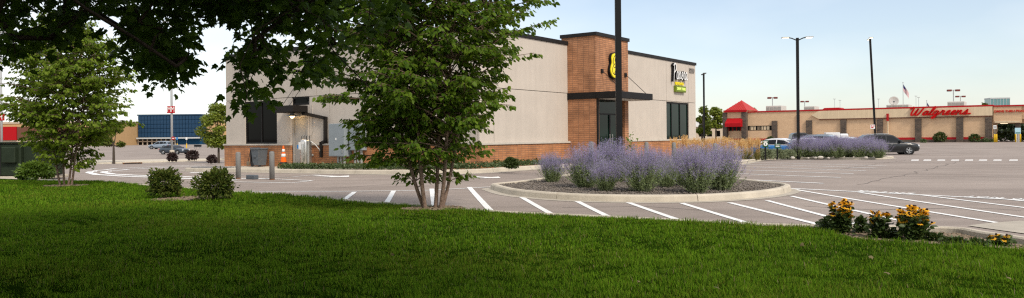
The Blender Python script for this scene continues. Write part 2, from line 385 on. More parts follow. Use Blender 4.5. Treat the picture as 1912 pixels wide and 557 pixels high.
def axis(parts):
    out = [parts[0][0]]
    for a, b, st in parts:
        k = max(1, round((b - a) / st)); out += [a + (b - a) * (i + 1) / k for i in range(k)]
    return out
xs = axis([(-2500, -600, 475), (-600, -160, 55), (-160, -30, 5), (-30, 30, 1), (30, 120, 3), (120, 600, 40), (600, 2500, 475)])
ys = axis([(-600, -60, 90), (-60, -10, 10), (-10, 10, 5), (10, 62, 1), (62, 240, 4), (240, 600, 40), (600, 3200, 520)])
V = np.array([(x, y, gz(x, y)) for y in ys for x in xs]); nx = len(xs)
Fq = np.array([(j * nx + i, j * nx + i + 1, (j + 1) * nx + i + 1, (j + 1) * nx + i) for j in range(len(ys) - 1) for i in range(nx - 1)])
struct(link('parking_lot', np_mesh('parking_lot', V, Fq, M['asphalt'], 4, smooth=True)))

# ------------------------------------------------------------------ painted markings
def resample(P, step):
    P = [Vector(p) for p in P]; out = [P[0]]
    for a, b in zip(P, P[1:]):
        k = max(1, int((b - a).length / step + .5)); out += [a.lerp(b, (i + 1) / k) for i in range(k)]
    return out
def catmull(P, n=8, closed=False):
    P = [Vector(p) for p in P]; m = len(P); out = []
    for i in range(m if closed else m - 1):
        g = (lambda k: P[k % m]) if closed else (lambda k: P[min(m - 1, max(0, k))])
        a, b, c, d = g(i - 1), g(i), g(i + 1), g(i + 2)
        for k in range(n):
            t = k / n
            out.append(.5 * ((2 * b) + (c - a) * t + (2 * a - 5 * b + 4 * c - d) * t * t + (3 * b - a - 3 * c + d) * t ** 3))
    if not closed: out.append(P[-1])
    return out
def stripe(P, wd, name='painted_line', m='paint', dz=.008, mb=None):
    P = resample([Vector((p[0], p[1], 0)) for p in P], .5); mb2 = mb or MB(); vs = []; n = len(P)
    for i, p in enumerate(P):
        t = (P[min(n - 1, i + 1)] - P[max(0, i - 1)]).normalized(); nn = Vector((-t.y, t.x, 0)) * wd / 2
        for q in (p + nn, p - nn): vs.append((q.x, q.y, gz(q.x, q.y) + dz))
    mb2.add(vs, [(2 * i, 2 * i + 1, 2 * i + 3, 2 * i + 2) for i in range(n - 1)])
    if mb is None: return struct(mb2.obj(name, M[m]))
def pst(pix, wd=.11, ext=(0, 0), **k):
    P = [gp(*p) for p in pix]
    if ext[0]: d = (P[0] - P[1]).normalized(); P[0] = P[0] + d * ext[0]
    if ext[1]: d = (P[-1] - P[-2]).normalized(); P[-1] = P[-1] + d * ext[1]
    return stripe(P, wd, **k)
# hatching along the lawn, left to right
for a, b, wd, ex in [((662, 359), (646, 371), .12, 1.2), ((735, 357), (724, 376), .12, 1.2), ((806, 353), (811, 384), .12, 1.2), ((876, 350), (914, 392), .13, 1.3),
          ((971, 367), (1025, 398), .12, 1.3), ((1071, 373), (1129, 402), .12, 1.3), ((1171, 378), (1254, 407), .12, 1.2), ((1273, 380), (1385, 414), .12, 1.2),
          ((1362, 379), (1512, 416), .12, .9), ((1432, 375), (1590, 417), .11, .5), ((1478, 367), (1700, 417), .11, .2), ((1482, 354), (1882, 420), .11, 0), ((1605, 360), (1990, 418), .11, 0), ((1722, 365), (2040, 404), .11, 0), ((1862, 371), (2080, 393), .11, 0)]:
    pst([a, b], wd, (0, ex))
pst([(420, 358), (640, 358), (800, 356), (945, 348)], .09)
pst([(1468, 352), (1600, 358.5), (1750, 366), (1912, 374.5), (2000, 379)], .14)
# stall lines beyond the near island
for a, b in [((1300, 331), (1538, 343)), ((1310, 322), (1570, 332)), ((1320, 315.5), (1594, 325)), ((1330, 310.5), (1617, 319.5)), ((1350, 306.5), (1637, 314.5)), ((1370, 303.5), (1655, 310.5))]:
    pst([a, b], .15, m='paint')
pst([(1483, 299.8), (1516, 300.4)], .25, m='paint_worn')
# dashes across the drive lane
for x in (1708, 1731, 1757, 1783, 1809, 1835, 1862, 1892, 1924):
    pst([(x + 1, 298.2), (x, 300.9)], .38, m='paint_worn2')
# left: curved drive-through lane lines, arrow and queue box
pst([(385, 308), (300, 311), (215, 315), (178, 319), (166, 323), (180, 326.5), (230, 329.5), (300, 332), (440, 337)], .30)
pst([(385, 310.5), (310, 313), (240, 316.5), (205, 319.5), (193, 322.5), (210, 325.5), (250, 327.6), (320, 329.8), (440, 333.5), (500, 334)], .30)
pst([(500, 334), (583, 338), (545, 342), (430, 340)], .11)
pst([(420, 326), (540, 332)], .09, m='paint_worn')
pst([(545, 331), (598, 326)], .09)
def arrow(tip, tail, wd):
    a = gp(*tail); b = gp(*tip); d = (b - a); d.z = 0; L = d.length; d.normalize(); nn = Vector((-d.y, d.x, 0)); mb = MB()
    P = [a + nn * wd * .16, a - nn * wd * .16, a + d * L * .6 - nn * wd * .16, a + d * L * .6 - nn * wd * .5, b, a + d * L * .6 + nn * wd * .5, a + d * L * .6 + nn * wd * .16]
    mb.add([(p.x, p.y, gz(p.x, p.y) + .009) for p in P], [(0, 1, 2, 6), (3, 4, 5)]); return struct(mb.obj('painted_arrow', M['paint']))
arrow((357, 322.6), (402, 324.4), 1.0); arrow((652, 331), (590, 328.5), 1.1); arrow((935, 333), (880, 330.5), .9)
def text_mesh(s, size, ext, mt, spacing=1.0, bold=0.0, align='CENTER'):
    cu = bpy.data.curves.new('t', 'FONT'); cu.body = s; cu.size = size; cu.extrude = ext; cu.space_character = spacing; cu.offset = bold
    cu.align_x = align; cu.align_y = 'CENTER'; cu.resolution_u = 3
    o = bpy.data.objects.new('t', cu); C.objects.link(o); bpy.context.view_layer.update()
    me = bpy.data.meshes.new_from_object(o.evaluated_get(bpy.context.evaluated_depsgraph_get()))
    bpy.data.objects.remove(o); bpy.data.curves.remove(cu)
    me.materials.clear(); me.materials.append(mt); return me
A = gp(1600, 358.5); B = gp(1912, 374.5)                       # lettering read from the far side
d = (A - B); d.z = 0; ang = math.atan2(d.y, d.x)
def fit(me, wd):                      # scale lettering in x to a given width, centred
    xs_ = [v.co.x for v in me.vertices]; c_ = (min(xs_) + max(xs_)) / 2; k_ = wd / (max(xs_) - min(xs_))
    for v in me.vertices: v.co.x = (v.co.x - c_) * k_
    return me
for word, (xa, ya), (xb, yb) in (('DO', (1884, 373), (1918, 374.8)), ('NOT', (1796, 368.5), (1864, 372)), ('ENTER', (1589, 358), (1698, 363.4))):
    pa, pb = gp(xa, ya), gp(xb, yb); me = fit(text_mesh(word, .44, 0, M['paint'], 1.15, .012), (pa - pb).length)
    c = (pa + pb) / 2; rot = Matrix.Rotation(ang, 4, 'Z'); off = Vector((-math.sin(ang), math.cos(ang), 0)) * -.28
    for v in me.vertices:
        p = rot @ v.co + Vector((c.x, c.y, 0)) + off; v.co = (p.x, p.y, gz(p.x, p.y) + .009)
    struct(link('painted_word', me))

# sealed cracks wandering over the lot
for k, P in enumerate([[(1400, 330), (1560, 327), (1740, 331), (1912, 328)], [(1600, 345), (1700, 325), (1760, 310), (1800, 300)], [(600, 352), (760, 343), (900, 338)], [(1500, 385), (1640, 392), (1800, 388), (1912, 394)], [(220, 334), (330, 322), (420, 318)], [(1690, 293), (1800, 290), (1912, 291)], [(1050, 388), (1200, 386), (1330, 395)], [(1560, 318), (1640, 306), (1700, 299)]]):
    Q = resample([Vector((p.x, p.y, 0)) for p in (gp(*q) for q in P)], .4); Q = [q + Vector((.22 * noise.noise(Vector((i * .35, k * 7, 0))), .35 * noise.noise(Vector((i * .3, k * 7, 5))), 0)) for i, q in enumerate(Q)]
    stripe(Q, .03, 'sealed_crack', 'crack_seal', .0065)

# ------------------------------------------------------------------ kerbs
def kerb(P, outer=1, wd=.17, h=.15, seg=3.0, closed=False, name='kerb', zf=None, gutter=0.0, mt='concrete', hs=None, maxseg=60):
    """P: plan points of the outer face; outer=+1 when the road lies to the left of the run"""
    root = thing(name, None, None, (0, 0, 0), kind='structure')
    P = [Vector((p[0], p[1], 0)) for p in P]
    if closed: P = P + [P[0]]
    P = resample(P, .35); n = len(P); s = [0]
    for a, b in zip(P, P[1:]): s.append(s[-1] + (b - a).length)
    N = []
    for i in range(n):
        if closed: t = P[(i + 1) % (n - 1)] - P[(i - 1) % (n - 1)]
        else: t = P[min(n - 1, i + 1)] - P[max(0, i - 1)]
        t.normalize(); N.append(Vector((-t.y, t.x, 0)) * outer)
    prof = [(0, -.12), (0, .0), (.025, h - .035), (.05, h - .006), (.075, h), (wd - .02, h), (wd, h - .02), (wd, -.12)]
    k = max(1, round(s[-1] / seg)); per = s[-1] / k
    for j in range(k):
        a = j * per + .008; b = (j + 1) * per - .008
        st = [a] + [x for x in s if a + .05 < x < b - .05] + [b]; vs = []
        for x in st:
            i = max(q for q in range(n) if s[q] <= x + 1e-9); i2 = min(n - 1, i + 1)
            f = 0 if i2 == i or s[i2] == s[i] else (x - s[i]) / (s[i2] - s[i])
            p = P[i].lerp(P[i2], f); nn = N[i].lerp(N[i2], f).normalized(); z = (zf or gz)(p.x, p.y); hh = 1 if hs is None else hs(x / s[-1])
            for o_, zz in prof: q = p - nn * o_; vs.append((q.x, q.y, z + (zz * hh if zz > 0 else zz)))
        m_ = len(prof); fs = [(r_ * m_ + c, r_ * m_ + (c + 1) % m_, (r_ + 1) * m_ + (c + 1) % m_, (r_ + 1) * m_ + c) for r_ in range(len(st) - 1) for c in range(m_)]
        fs += [tuple(reversed(range(m_))), tuple((len(st) - 1) * m_ + c for c in range(m_))]
        if outer < 0: fs = [tuple(reversed(f_)) for f_ in fs]
        MB().add(vs, fs).obj('kerb_stone', M[mt], root, smooth=False)
    if gutter:
        vs = []
        for p, nn in zip(P, N):
            for o_, zz in ((-.005, .012), (gutter, .006)): q = p + nn * o_; vs.append((q.x, q.y, gz(q.x, q.y) + zz))
        MB().add(vs, [(2 * i, 2 * i + 1, 2 * i + 3, 2 * i + 2) for i in range(n - 1)]).obj('gutter', M['concrete_gutter'], root)
    return root
def fill(P, mt, name, dz=.1, zf=None, parent=None):      # flat-ish bed inside a closed outline, fan from rings
    P = [Vector((p[0], p[1], 0)) for p in P]; c = sum(P, Vector()) / len(P); vs = []; fs = []; rings = 6; n = len(P)
    for r_ in range(rings):
        f = 1 - r_ / rings
        for p in P:
            q = c.lerp(p, f); vs.append((q.x, q.y, (zf or gz)(q.x, q.y) + dz + .05 * (1 - f) ))
    vs.append((c.x, c.y, gz(c.x, c.y) + dz + .05))
    for r_ in range(rings - 1):
        for i in range(n): fs.append((r_ * n + i, r_ * n + (i + 1) % n, (r_ + 1) * n + (i + 1) % n, (r_ + 1) * n + i))
    for i in range(n): fs.append(((rings - 1) * n + i, (rings - 1) * n + (i + 1) % n, rings * n))
    return MB().add(vs, fs).obj(name, M[mt], parent, smooth=True)
def inside(P, x, y):
    c = False; j = len(P) - 1
    for i in range(len(P)):
        if (P[i][1] > y) != (P[j][1] > y) and x < (P[j][0] - P[i][0]) * (y - P[i][1]) / (P[j][1] - P[i][1]) + P[i][0]: c = not c
        j = i
    return c
def scatter(P, n, size, mt, name, zf, label, cat, flat=.5):  # gravel or chips as one mass of small stones
    xsP = [p[0] for p in P]; ysP = [p[1] for p in P]; pts = []
    while len(pts) < n:
        x = random.uniform(min(xsP), max(xsP)); y = random.uniform(min(ysP), max(ysP))
        if inside(P, x, y): pts.append((x, y, zf(x, y)))
    pts = np.array(pts); base = np.array([(1,0,0),(-.5,.87,0),(-.5,-.87,0),(.2,.1,.9),(0,-.1,-.6)])
    sc_ = size * rng.uniform(.5, 1.5, (n, 1, 1)) * np.array([1, 1, flat]) * rng.uniform(.6, 1.4, (n, 5, 3)); a = rng.uniform(0, 6.28, n); V = base[None] * sc_
    ca, sa = np.cos(a)[:, None], np.sin(a)[:, None]
    V = np.stack([V[..., 0] * ca - V[..., 1] * sa, V[..., 0] * sa + V[..., 1] * ca, V[..., 2]], -1) + pts[:, None, :]
    f = np.array([(0,1,3),(1,2,3),(2,0,3),(1,0,4),(2,1,4),(0,2,4)]); Fa = (f[None] + (np.arange(n) * 5)[:, None, None]).reshape(-1)
    o = link(name, np_mesh(name, V, Fa, M[mt], 3)); return tag(o, label, cat, kind='stuff')

# lawn edge kerb (outer face is the lot side), seen from the left to the right of the picture
kz = .15
edge_px = [(-420, 308), (-200, 322), (0, 331.5), (150, 336.5), (250, 342), (350, 349.5), (440, 356), (640, 370.5), (780, 381), (917, 391.5), (1032, 397), (1150, 402.5), (1280, 408.5), (1400, 414.5), (1500, 417.5), (1640, 419.5), (1750, 421), (1809, 424.5), (1850, 431.5), (1912, 440), (2010, 455)]
edge = [gp(x, y, kz) for x, y in edge_px]
edge_s = catmull(edge, 4)
kerb([p for p in edge_s], outer=1, name='lawn_kerb', gutter=.42, seg=3.0)
# the lawn sheet, with a bed cut out of its front right edge
bed_px = [(1528, 427), (1595, 442), (1670, 448), (1733, 452), (1820, 458), (1912, 467), (2010, 478)]
bedw = [gp(x, y, .13) for x, y in bed_px]
def lawn_edge_y(x):                       # the lawn's far edge in plan
    L = [(p.x, p.y - .16) for p in edge_s]
    def itp(L, x):
        for (a, b), (c, d_) in zip(L, L[1:]):
            if a <= x <= c: return b + (d_ - b) * (x - a) / max(1e-6, c - a)
        return L[0][1] if x < L[0][0] else L[-1][1]
    y = itp(L, x)
    if x > bedw[0].x: y = min(y, itp([(p.x, p.y) for p in bedw], x))
    return y
def lawn_z(x, y):                     # works for numbers and arrays (y stays below 30)
    s_ = np.clip((9 - y) / 6.0, 0, 1); s_ = s_ * s_ * (3 - 2 * s_)
    return .125 + .018 * np.sin(x * .55 + 1.3) * np.sin(y * .6 + .4) + .012 * np.sin(x * 1.1 - y * .7) + .05 * s_ + .135 * np.exp(-((x - 1) ** 2 + (y - 28) ** 2) / 64)
lx = sorted(set([p.x for p in edge_s if p.x < bedw[0].x] + [p.x for p in bedw] + list(np.arange(-26, 12, .5)))); lx = [x for x in lx if edge_s[0].x <= x <= edge_s[-1].x]
rows = 40; V = []
for x in lx:
    ye = lawn_edge_y(x)
    for j in range(rows + 1):
        f = (j / rows) ** .8; y = -14 + (ye + 14) * f; V.append((x, y, lawn_z(x, y) if j < rows else lawn_z(x, y) - .01))
Fq = [((i) * (rows + 1) + j, (i + 1) * (rows + 1) + j, (i + 1) * (rows + 1) + j + 1, i * (rows + 1) + j + 1) for i in range(len(lx) - 1) for j in range(rows)]
struct(link('lawn', np_mesh('lawn', V, Fq, M['lawn_base'], 4, smooth=True)))

ap_ = [gp(x, y) for x, y in ((1806, 422.5), (1850, 417.5), (1905, 413.5), (2000, 418), (2040, 440), (1990, 449), (1912, 437.5), (1850, 429))]
struct(MB().add([(p.x, p.y, gz(p.x, p.y) + .011) for p in ap_], [tuple(range(len(ap_)))[::-1]]).obj('concrete_apron', M['concrete_gutter']))
# near planting island
isl_px = [(921, 356), (952, 364.5), (1010, 371), (1080, 375.5), (1155, 377.5), (1240, 378), (1320, 376.5), (1400, 371.5), (1455, 364.5), (1478, 357)]
isl = [gp(*p) for p in isl_px]
q = [(isl[-1].x + .12, isl[-1].y + .8), (6.6, 20.2), (6.1, 22.0), (5.2, 23.6), (3.9, 24.6), (2.7, 24.6), (1.9, 23.8), (1.0, 22.2), (.1, 20.7), (isl[0].x - .05, isl[0].y + .55)]
isl_s = catmull([(p.x, p.y, 0) for p in isl] + [(a, b, 0) for a, b in q], 4, closed=True)
kerb(isl_s, outer=-1, closed=True, name='island_kerb', gutter=.22)
def shrink(P, k):
    c = sum((Vector((p[0], p[1], 0)) for p in P), Vector()) / len(P); out = []
    for p in P:
        d = Vector((p[0], p[1], 0)) - c; out.append(c + d * (1 - k / d.length))
    return out
isl_in = shrink(isl_s, .16)
struct(fill(isl_in, 'mulch', 'island_bed', .09))
def bedz(P, dz):
    c = sum((Vector((p[0], p[1], 0)) for p in P), Vector()) / len(P)
    R_ = max((Vector((p[0], p[1], 0)) - c).length for p in P)
    return lambda x, y: gz(x, y) + dz + .05 * max(0, 1 - math.hypot(x - c.x, y - c.y) / R_)
isl_z = bedz(isl_in, .095)
scatter(isl_in, 7000, .032, 'mulch', 'island_gravel', isl_z, 'grey brown gravel mulch filling the near planting island', 'gravel')

# bed with flowers at the lawn's right edge
bed_out = [Vector((p.x, p.y - .19, 0)) for p in edge_s if p.x > bedw[0].x - .4]
bedP = bed_out + [Vector((p.x, p.y, 0)) for p in reversed(bedw)]
mb = MB(); nb = 30; x0, x1 = bedw[0].x - .3, bedw[-1].x; vs = []
E2 = [(p.x, p.y - .19) for p in edge_s]
def itp(L, x):
    for (a, b), (c, d_) in zip(L, L[1:]):
        if a <= x <= c: return b + (d_ - b) * (x - a) / max(1e-6, c - a)
    return L[0][1] if x < L[0][0] else L[-1][1]
for i in range(nb + 1):
    x = x0 + (x1 - x0) * i / nb; ya = itp(E2, x) + .05; yb = min(ya - .05, lawn_edge_y(x) - .1)
    for j in range(5):
        y = yb + (ya - yb) * j / 4; vs.append((x, y, gz(x, y) + .085 - .05 * ss(5, 6.5, x) * (j / 4)))
mb.add(vs, [(i * 5 + j, (i + 1) * 5 + j, (i + 1) * 5 + j + 1, i * 5 + j + 1) for i in range(nb) for j in range(4)])
struct(mb.obj('flower_bed', M['soil'], smooth=True))
scatter([(p.x, p.y) for p in bedP], 2600, .035, 'wood_chip', 'bed_wood_chips', lambda x, y: gz(x, y) + .09 - .05 * ss(5, 6.5, x) * .6, 'brown wood chips in the flower bed at the lawn edge', 'wood chips', .3)

# far island with reed grass and sage, left-hand drive-through kerbs
far_px = [(1290, 316), (1345, 311.5), (1385, 307), (1412, 301.5), (1440, 298.7), (1500, 298), (1580, 298.6), (1640, 298.2), (1666, 296)]
fi = [gp(*p) for p in far_px]
q = [(fi[-1].x + .5, fi[-1].y + 1.0), (fi[-1].x + .1, fi[-1].y + 2.2), (fi[-3].x, fi[-3].y + 3.6), (fi[5].x - .5, fi[5].y + 4.2), (fi[3].x - .8, fi[3].y + 3.5), (fi[1].x - .4, fi[1].y + 4.5), (fi[0].x - 1.2, fi[0].y + 3)]
fi_s = catmull([(p.x, p.y, 0) for p in fi] + [(a, b, 0) for a, b in q], 4, closed=True)
kerb(fi_s, outer=-1, closed=True, name='far_island_kerb', gutter=.3)
from mathutils.geometry import tessellate_polygon
fi_in = [Vector((p.x, p.y, 0)) for p in fi_s]; fv = [(p.x, p.y, gz(p.x, p.y) + .09) for p in fi_in]
struct(MB().add(fv, [tuple(f_) for f_ in tessellate_polygon([[Vector((p.x, p.y, 0)) for p in fi_in]])]).obj('far_island_bed', M['mulch']))

# ------------------------------------------------------------------ the bakery building (local x along the entrance side, local y along the service side)
P0 = Vector((-1.2, 28.1, 0)); BA = R(54.2); bx = Vector((math.cos(BA), math.sin(BA), 0)); by = Vector((-math.sin(BA), math.cos(BA), 0)); FZ = .17
def on_plane(px, py, P, d):               # pixel -> (distance along d, z) on the upright plane through P along d
    a, b = ray(px, py); nrm = Vector((-d.y, d.x, 0)); t = P.dot(nrm) / (a * nrm.x + nrm.y)
    q = Vector((a * t, t, CZ + b * t)); return (q - P).dot(d), q.z
def LS(px, py=255, off=0.0):              # entrance side: local x, height over floor
    s, z = on_plane(px, py, P0 - by * off, bx); return s, z - FZ
def BS(px, py=255, off=0.0):              # service side: local y, height over floor
    s, z = on_plane(px, py, P0 - bx * off, by); return s, z - FZ
bak = thing('bakery_building', 'beige stucco bakery building with orange brick base and brick entrance tower', 'building', (P0.x, P0.y, FZ), BA)
LXb = 20.3; LYb = 15.6; H = 5.16; J = 3.08; CAP = 1.0; TH = .22
TX0 = 6.19; TX1 = 9.12; TP = 1.40; HT = 5.46; HR = 5.26
# core, roof deck, far walls
MB().box(TH + .3, LXb - .3, TH + .3, LYb - .3, -.3, 4.8).obj('roof_deck', M['core'], bak)
mb = MB(); mb.box(.05, LXb - .02, LYb - .2, LYb, -.4, H - .1); mb.box(LXb - .2, LXb, .24, LYb - .21, -.4, H - .1); mb.obj('far_wall', M['stucco'], bak)
mb = MB()                                   # backing just behind the panels, dark in the joints
def back_long(x0, x1, z0, z1): mb.box(x0, x1, .05, TH, z0, z1)
def back_short(y0, y1, z0, z1): mb.box(.05, TH, y0, y1, z0, z1)
w0, w1 = BS(458)[0], BS(517)[0]; w0, w1 = min(w0, w1), max(w0, w1); wt = BS(490, 186)[1]; wt = 2.98
d0, d1 = sorted((BS(547)[0], BS(574)[0])); dt = 2.16
t0, t1 = sorted((BS(546)[0], BS(578)[0])); tz0, tz1 = BS(562, 196)[1], BS(562, 180.5)[1]
cj = BS(616)[0]; cj2 = (0 + cj) / 2
R0, R1, RT = LS(1245)[0], LS(1286.5)[0], 3.03
g = .012
def panel(plane, a0, a1, z0, z1):
    m_ = MB()
    if plane == 'L': m_.box(a0 + g, a1 - g, 0, .09, z0 + g, z1 - g)
    else: m_.box(0, .09, a0 + g, a1 - g, z0 + g, z1 - g)
    return m_.obj('stucco_panel', M['stucco'], bak)
# service side panels (y runs away from the near corner)
EPS = .0
for a0, a1 in ((.09, cj2), (cj2, cj), (cj, t0 - .5), (t0 - .5, w1 + .35), (w1 + .35, LYb)):
    panel('S', a0, a1, J, H)
for a0, a1, z0, z1 in ((.09, cj2, CAP, J), (cj2, cj, CAP, J), (cj, t0, CAP, J), (t0, d0, CAP, tz0), (d0, d1, dt, tz0), (d1, t1, CAP, tz0), (t1, w0, CAP, J)):
    panel('S', a0, a1, z0, z1)
panel('S', w0, w1, wt, J); panel('S', w1, LYb, CAP, J)
mb.box(.05, TH, .1, LYb - .01, H - 2.1, H - .02)
mb.box(.05, TH, .1, d0 - .02, -.3, J - .2); mb.box(.05, TH, d1 + .02, w0 - .02, -.3, J - .2); mb.box(.05, TH, w1 + .02, LYb - .01, -.3, J - .2); mb.box(.05, TH, d0, d1, dt + .01, tz0 - .05)
# entrance side panels
for a0, a1, z0, z1 in ((0, .9, CAP, J), (.9, TX0, CAP, J), (0, .9, J, H), (.9, TX0, J, H), (TX1, R0, CAP, J), (TX1, R0, J, HR), (R0, R1, J, HR), (R0, R1, RT, J), (R1, LXb, J, HR), (R1, LXb, CAP, J)):
    panel('L', a0, a1, z0, z1)
mb.box(.1, TX0 + .3, .05, TH, -.3, H - .02); mb.box(TX1 - .3, R0, .05, TH, -.3, HR - .02); mb.box(R0, R1, .05, TH, RT + .02, HR - .02); mb.box(R1, LXb - .01, .05, TH, -.3, HR - .02); mb.box(R0 - .01, R1 + .01, .05, TH, -.3, CAP - .05)
mb.obj('wall_core', M['core'], bak)
# brick base and stone cap
mb = MB()
for a0, a1 in ((-.07, TX0),): mb.box(a0, a1, -.07, .0, -.4, CAP - .06)
mb.box(TX1 + .02, LXb + .05, -.07, 0, -.4, CAP - .06)
mb.box(-.07, 0, .002, d0 - .05, -.4, CAP - .06); mb.box(-.07, 0, d1 + .05, LYb + .05, -.4, CAP - .06)
mb.obj('brick_base', M['brick'], bak)
mb = MB(); cz0, cz1 = CAP - .06, CAP + .012
mb.box(-.12, TX0, -.12, .02, cz0, cz1); mb.box(TX1 + .01, LXb + .08, -.12, .02, cz0, cz1)
mb.box(-.12, .02, .021, d0 - .05, cz0, cz1); mb.box(-.12, .02, d1 + .05, LYb + .1, cz0, cz1); mb.obj('stone_cap', M['cap_stone'], bak)
# coping
mb = MB(); mb.box(-.05, TX0 - .01, -.05, .26, H, H + .15); mb.box(-.05, .26, .261, LYb + .05, H, H + .15); mb.box(TX1 + .01, LXb + .05, -.05, .26, HR, HR + .15); mb.box(LXb - .26, LXb + .05, .261, LYb + .05, HR - .1, HR + .05)
mb.box(.261, LXb - .27, LYb - .25, LYb + .05, H - .06, H + .10); mb.obj('roof_coping', M['coping'], bak)
MB().box(.26, LXb - .26, .26, LYb - .26, 4.7, 4.82).obj('roof_sheet', M['roof_unit'], bak)
# dark scupper box near the far end of the service side
s0, s1 = sorted((BS(453)[0], BS(462)[0])); MB().bbox(-.09, .0, s0, s1, BS(457, 132)[1], H - .01, .01).obj('scupper_box', M['bronze'], bak)
# windows
def window(plane, a0, a1, z0, z1, mull, name='window', gm='glass_dark', trans=None):
    fr = MB(); fw = .06; dep0, dep1 = .04, .12
    bars = [(a0, a0 + fw, z0, z1), (a1 - fw, a1, z0, z1), (a0 + fw, a1 - fw, z0, z0 + fw), (a0 + fw, a1 - fw, z1 - fw, z1)]
    bars += [(m_ - .025, m_ + .025, z0 + fw, z1 - fw) for m_ in mull]
    for b0, b1, c0, c1 in bars:
        (fr.box(b0, b1, dep0, dep1, c0, c1) if plane == 'L' else fr.box(dep0, dep1, b0, b1, c0, c1))
    f = fr.obj(name, M['black_metal'], bak)
    ed = [a0 + fw] + list(mull) + [a1 - fw]
    for e0, e1 in zip(ed, ed[1:]):
        p_ = MB(); (p_.box(e0, e1, .085, .095, z0 + fw, z1 - fw) if plane == 'L' else p_.box(.085, .095, e0, e1, z0 + fw, z1 - fw)); p_.obj('pane', M[gm], f)
    return f
window('S', w0 + .01, w1 - .01, CAP + .02, wt - .01, [(w0 + w1) / 2])
window('S', t0 + .01, t1 - .01, tz0 + .01, J - .015, [], gm='glass_dark')
window('L', R0 + .01, R1 - .01, CAP + .02, RT - .01, [LS(1255.7)[0], LS(1271.4)[0]], gm='glass_shop')
# service door
dr = MB(); dr.bbox(.05, .10, d0 + .06, d1 - .06, .02, dt - .06, .006); dr = dr.obj('service_door', M['door_grey'], bak)
fr = MB(); fr.box(-.01, .12, d0, d0 + .06, 0, dt); fr.box(-.01, .12, d1 - .06, d1, 0, dt); fr.box(-.01, .12, d0 + .06, d1 - .06, dt - .06, dt); fr.obj('door_frame', M['door_grey'], dr)
MB().tube([(.05, d0 + .15, 1.02), (-.03, d0 + .15, 1.02), (-.03, d0 + .27, 1.02)], .012, 6).obj('door_handle', M['steel'], dr)
# canopy over the service door
PJ = .8; c0 = BS(575.5)[0]; c1 = BS(508, 203, PJ)[0]; z0 = BS(546, 209, PJ)[1]; z1 = BS(546, 196.5, PJ)[1]
cn = MB(); cn.bbox(-PJ, -.005, c0, c1, z0, z1, .01); cn = cn.obj('service_canopy', M['bronze'], bak)
MB().box(-PJ + .03, -.04, c0 + .04, c1 - .04, z0 - .012, z0 - .002).obj('canopy_soffit', M['bronze'], cn)
for px_, py_ in ((553.5, 160), (567, 160)):
    s_, z_ = BS(px_, py_); MB().bbox(-.05, -.001, s_ - .07, s_ + .07, z_ - .08, z_ + .08, .01).obj('tie_plate', M['black_metal'], cn)
    MB().tube([(-.04, s_, z_), (-PJ + .1, s_ + .1, z1)], .013, 6).obj('tie_rod', M['black_metal'], cn)
# wall lamp over the door (lit)
lc = (d0 + d1) / 2; lz = 2.23
lp = MB(); lp.lathe([(.06, .18), (.08, .12), (.10, .06), (.34, 0), (.345, -.02), (.33, -.02), (.09, .05)], 20, (-.42, lc, lz)); lp = lp.obj('wall_lamp', M['galv'], bak, True)
MB().tube([(0, lc, lz + .16), (-.2, lc, lz + .17), (-.42, lc, lz + .15)], .025, 6).obj('lamp_arm', M['bronze'], lp)
MB().lathe([(.02, .05), (.085, .03), (.10, -.03), (.06, -.085), (.01, -.10)], 14, (-.42, lc, lz)).obj('lamp_bulb', M['bulb'], lp, True)
ll = bpy.data.lights.new('wall_lamp_light', 'POINT'); ll.energy = 4; ll.color = (1, .68, .34); ll.shadow_soft_size = .08
lo = bpy.data.objects.new('wall_lamp_light', ll); C.objects.link(lo); lo.parent = lp; lo.location = (-.42, lc, lz - .2)
# roof drain pipe
s_ = lambda x, y: (BS(x, y)[0], BS(x, y)[1])
dp = [s_(570, 212), s_(611, 221), s_(611, 264), s_(603.5, 268), s_(603.5, 291)]
mb = MB()
for (a, za), (b, zb) in zip(dp, dp[1:]):
    dv = Vector((0, b - a, zb - za)); L_ = dv.length; dv.normalize(); nn = Vector((0, -dv.z, dv.y)) * .065; e_ = dv * .06
    A_ = Vector((-.16, a, za)) - e_; B_ = Vector((-.16, b, zb)) + e_
    mb.prism([A_ + nn, A_ - nn, B_ - nn, B_ + nn], (.12, 0, 0))
mb.obj('drain_pipe', M['bronze'], bak)
MB().tube([(-.012, BS(584)[0], BS(584, 195)[1]), (-.012, BS(584)[0], BS(584, 245)[1]), (-.012, BS(581)[0], BS(581, 256)[1])], .012, 6).obj('wall_conduit', M['stucco'], bak)
mb = MB(); yy, zz = BS(587, 290); mb.lathe([(.05, 0), (.06, .03), (.03, .06)], 10); mm = mb.obj('hose_bib', M['galv'], bak); mm.location = (-.08, yy, zz); mm.rotation_euler = (0, R(-90), 0)
yy, zz = BS(539, 261); MB().bbox(-.03, 0, yy - .05, yy + .05, zz - .09, zz + .09, .008).obj('wall_outlet', M['stucco'], bak)
# entrance tower
mb = MB(); mb.box(TX0, TX1, -TP, .3, 2.85, HT); mb.box(TX0, TX0 + .25, -TP, .3, -.4, 2.85); mb.box(TX1 - .35, TX1, -TP, .3, -.4, 2.85)
tw = mb.obj('entrance_tower', M['brick_tower'], bak)
mb = MB(); mb.box(TX0 - .06, TX1 + .06, -TP - .06, .34, HT, HT + .15); mb.obj('tower_coping', M['coping'], tw)
e0, e1 = TX0 + .27, TX1 - .36
mb = MB()
for b0, b1, q0, q1 in ((e0, e0 + .1, 0, 2.84), (e1 - .07, e1, 0, 2.84), (e0 + .1, e1 - .07, 2.75, 2.84), (e0 + .1, e1 - .07, 2.14, 2.2), (e0 + .1, e1 - .07, 0, .12), ((e0 + e1) / 2 - .05, (e0 + e1) / 2 + .05, .12, 2.14)):
    mb.box(b0, b1, -TP + .12, -TP + .22, q0, q1)
ed = mb.obj('entrance_door', M['black_metal'], bak)
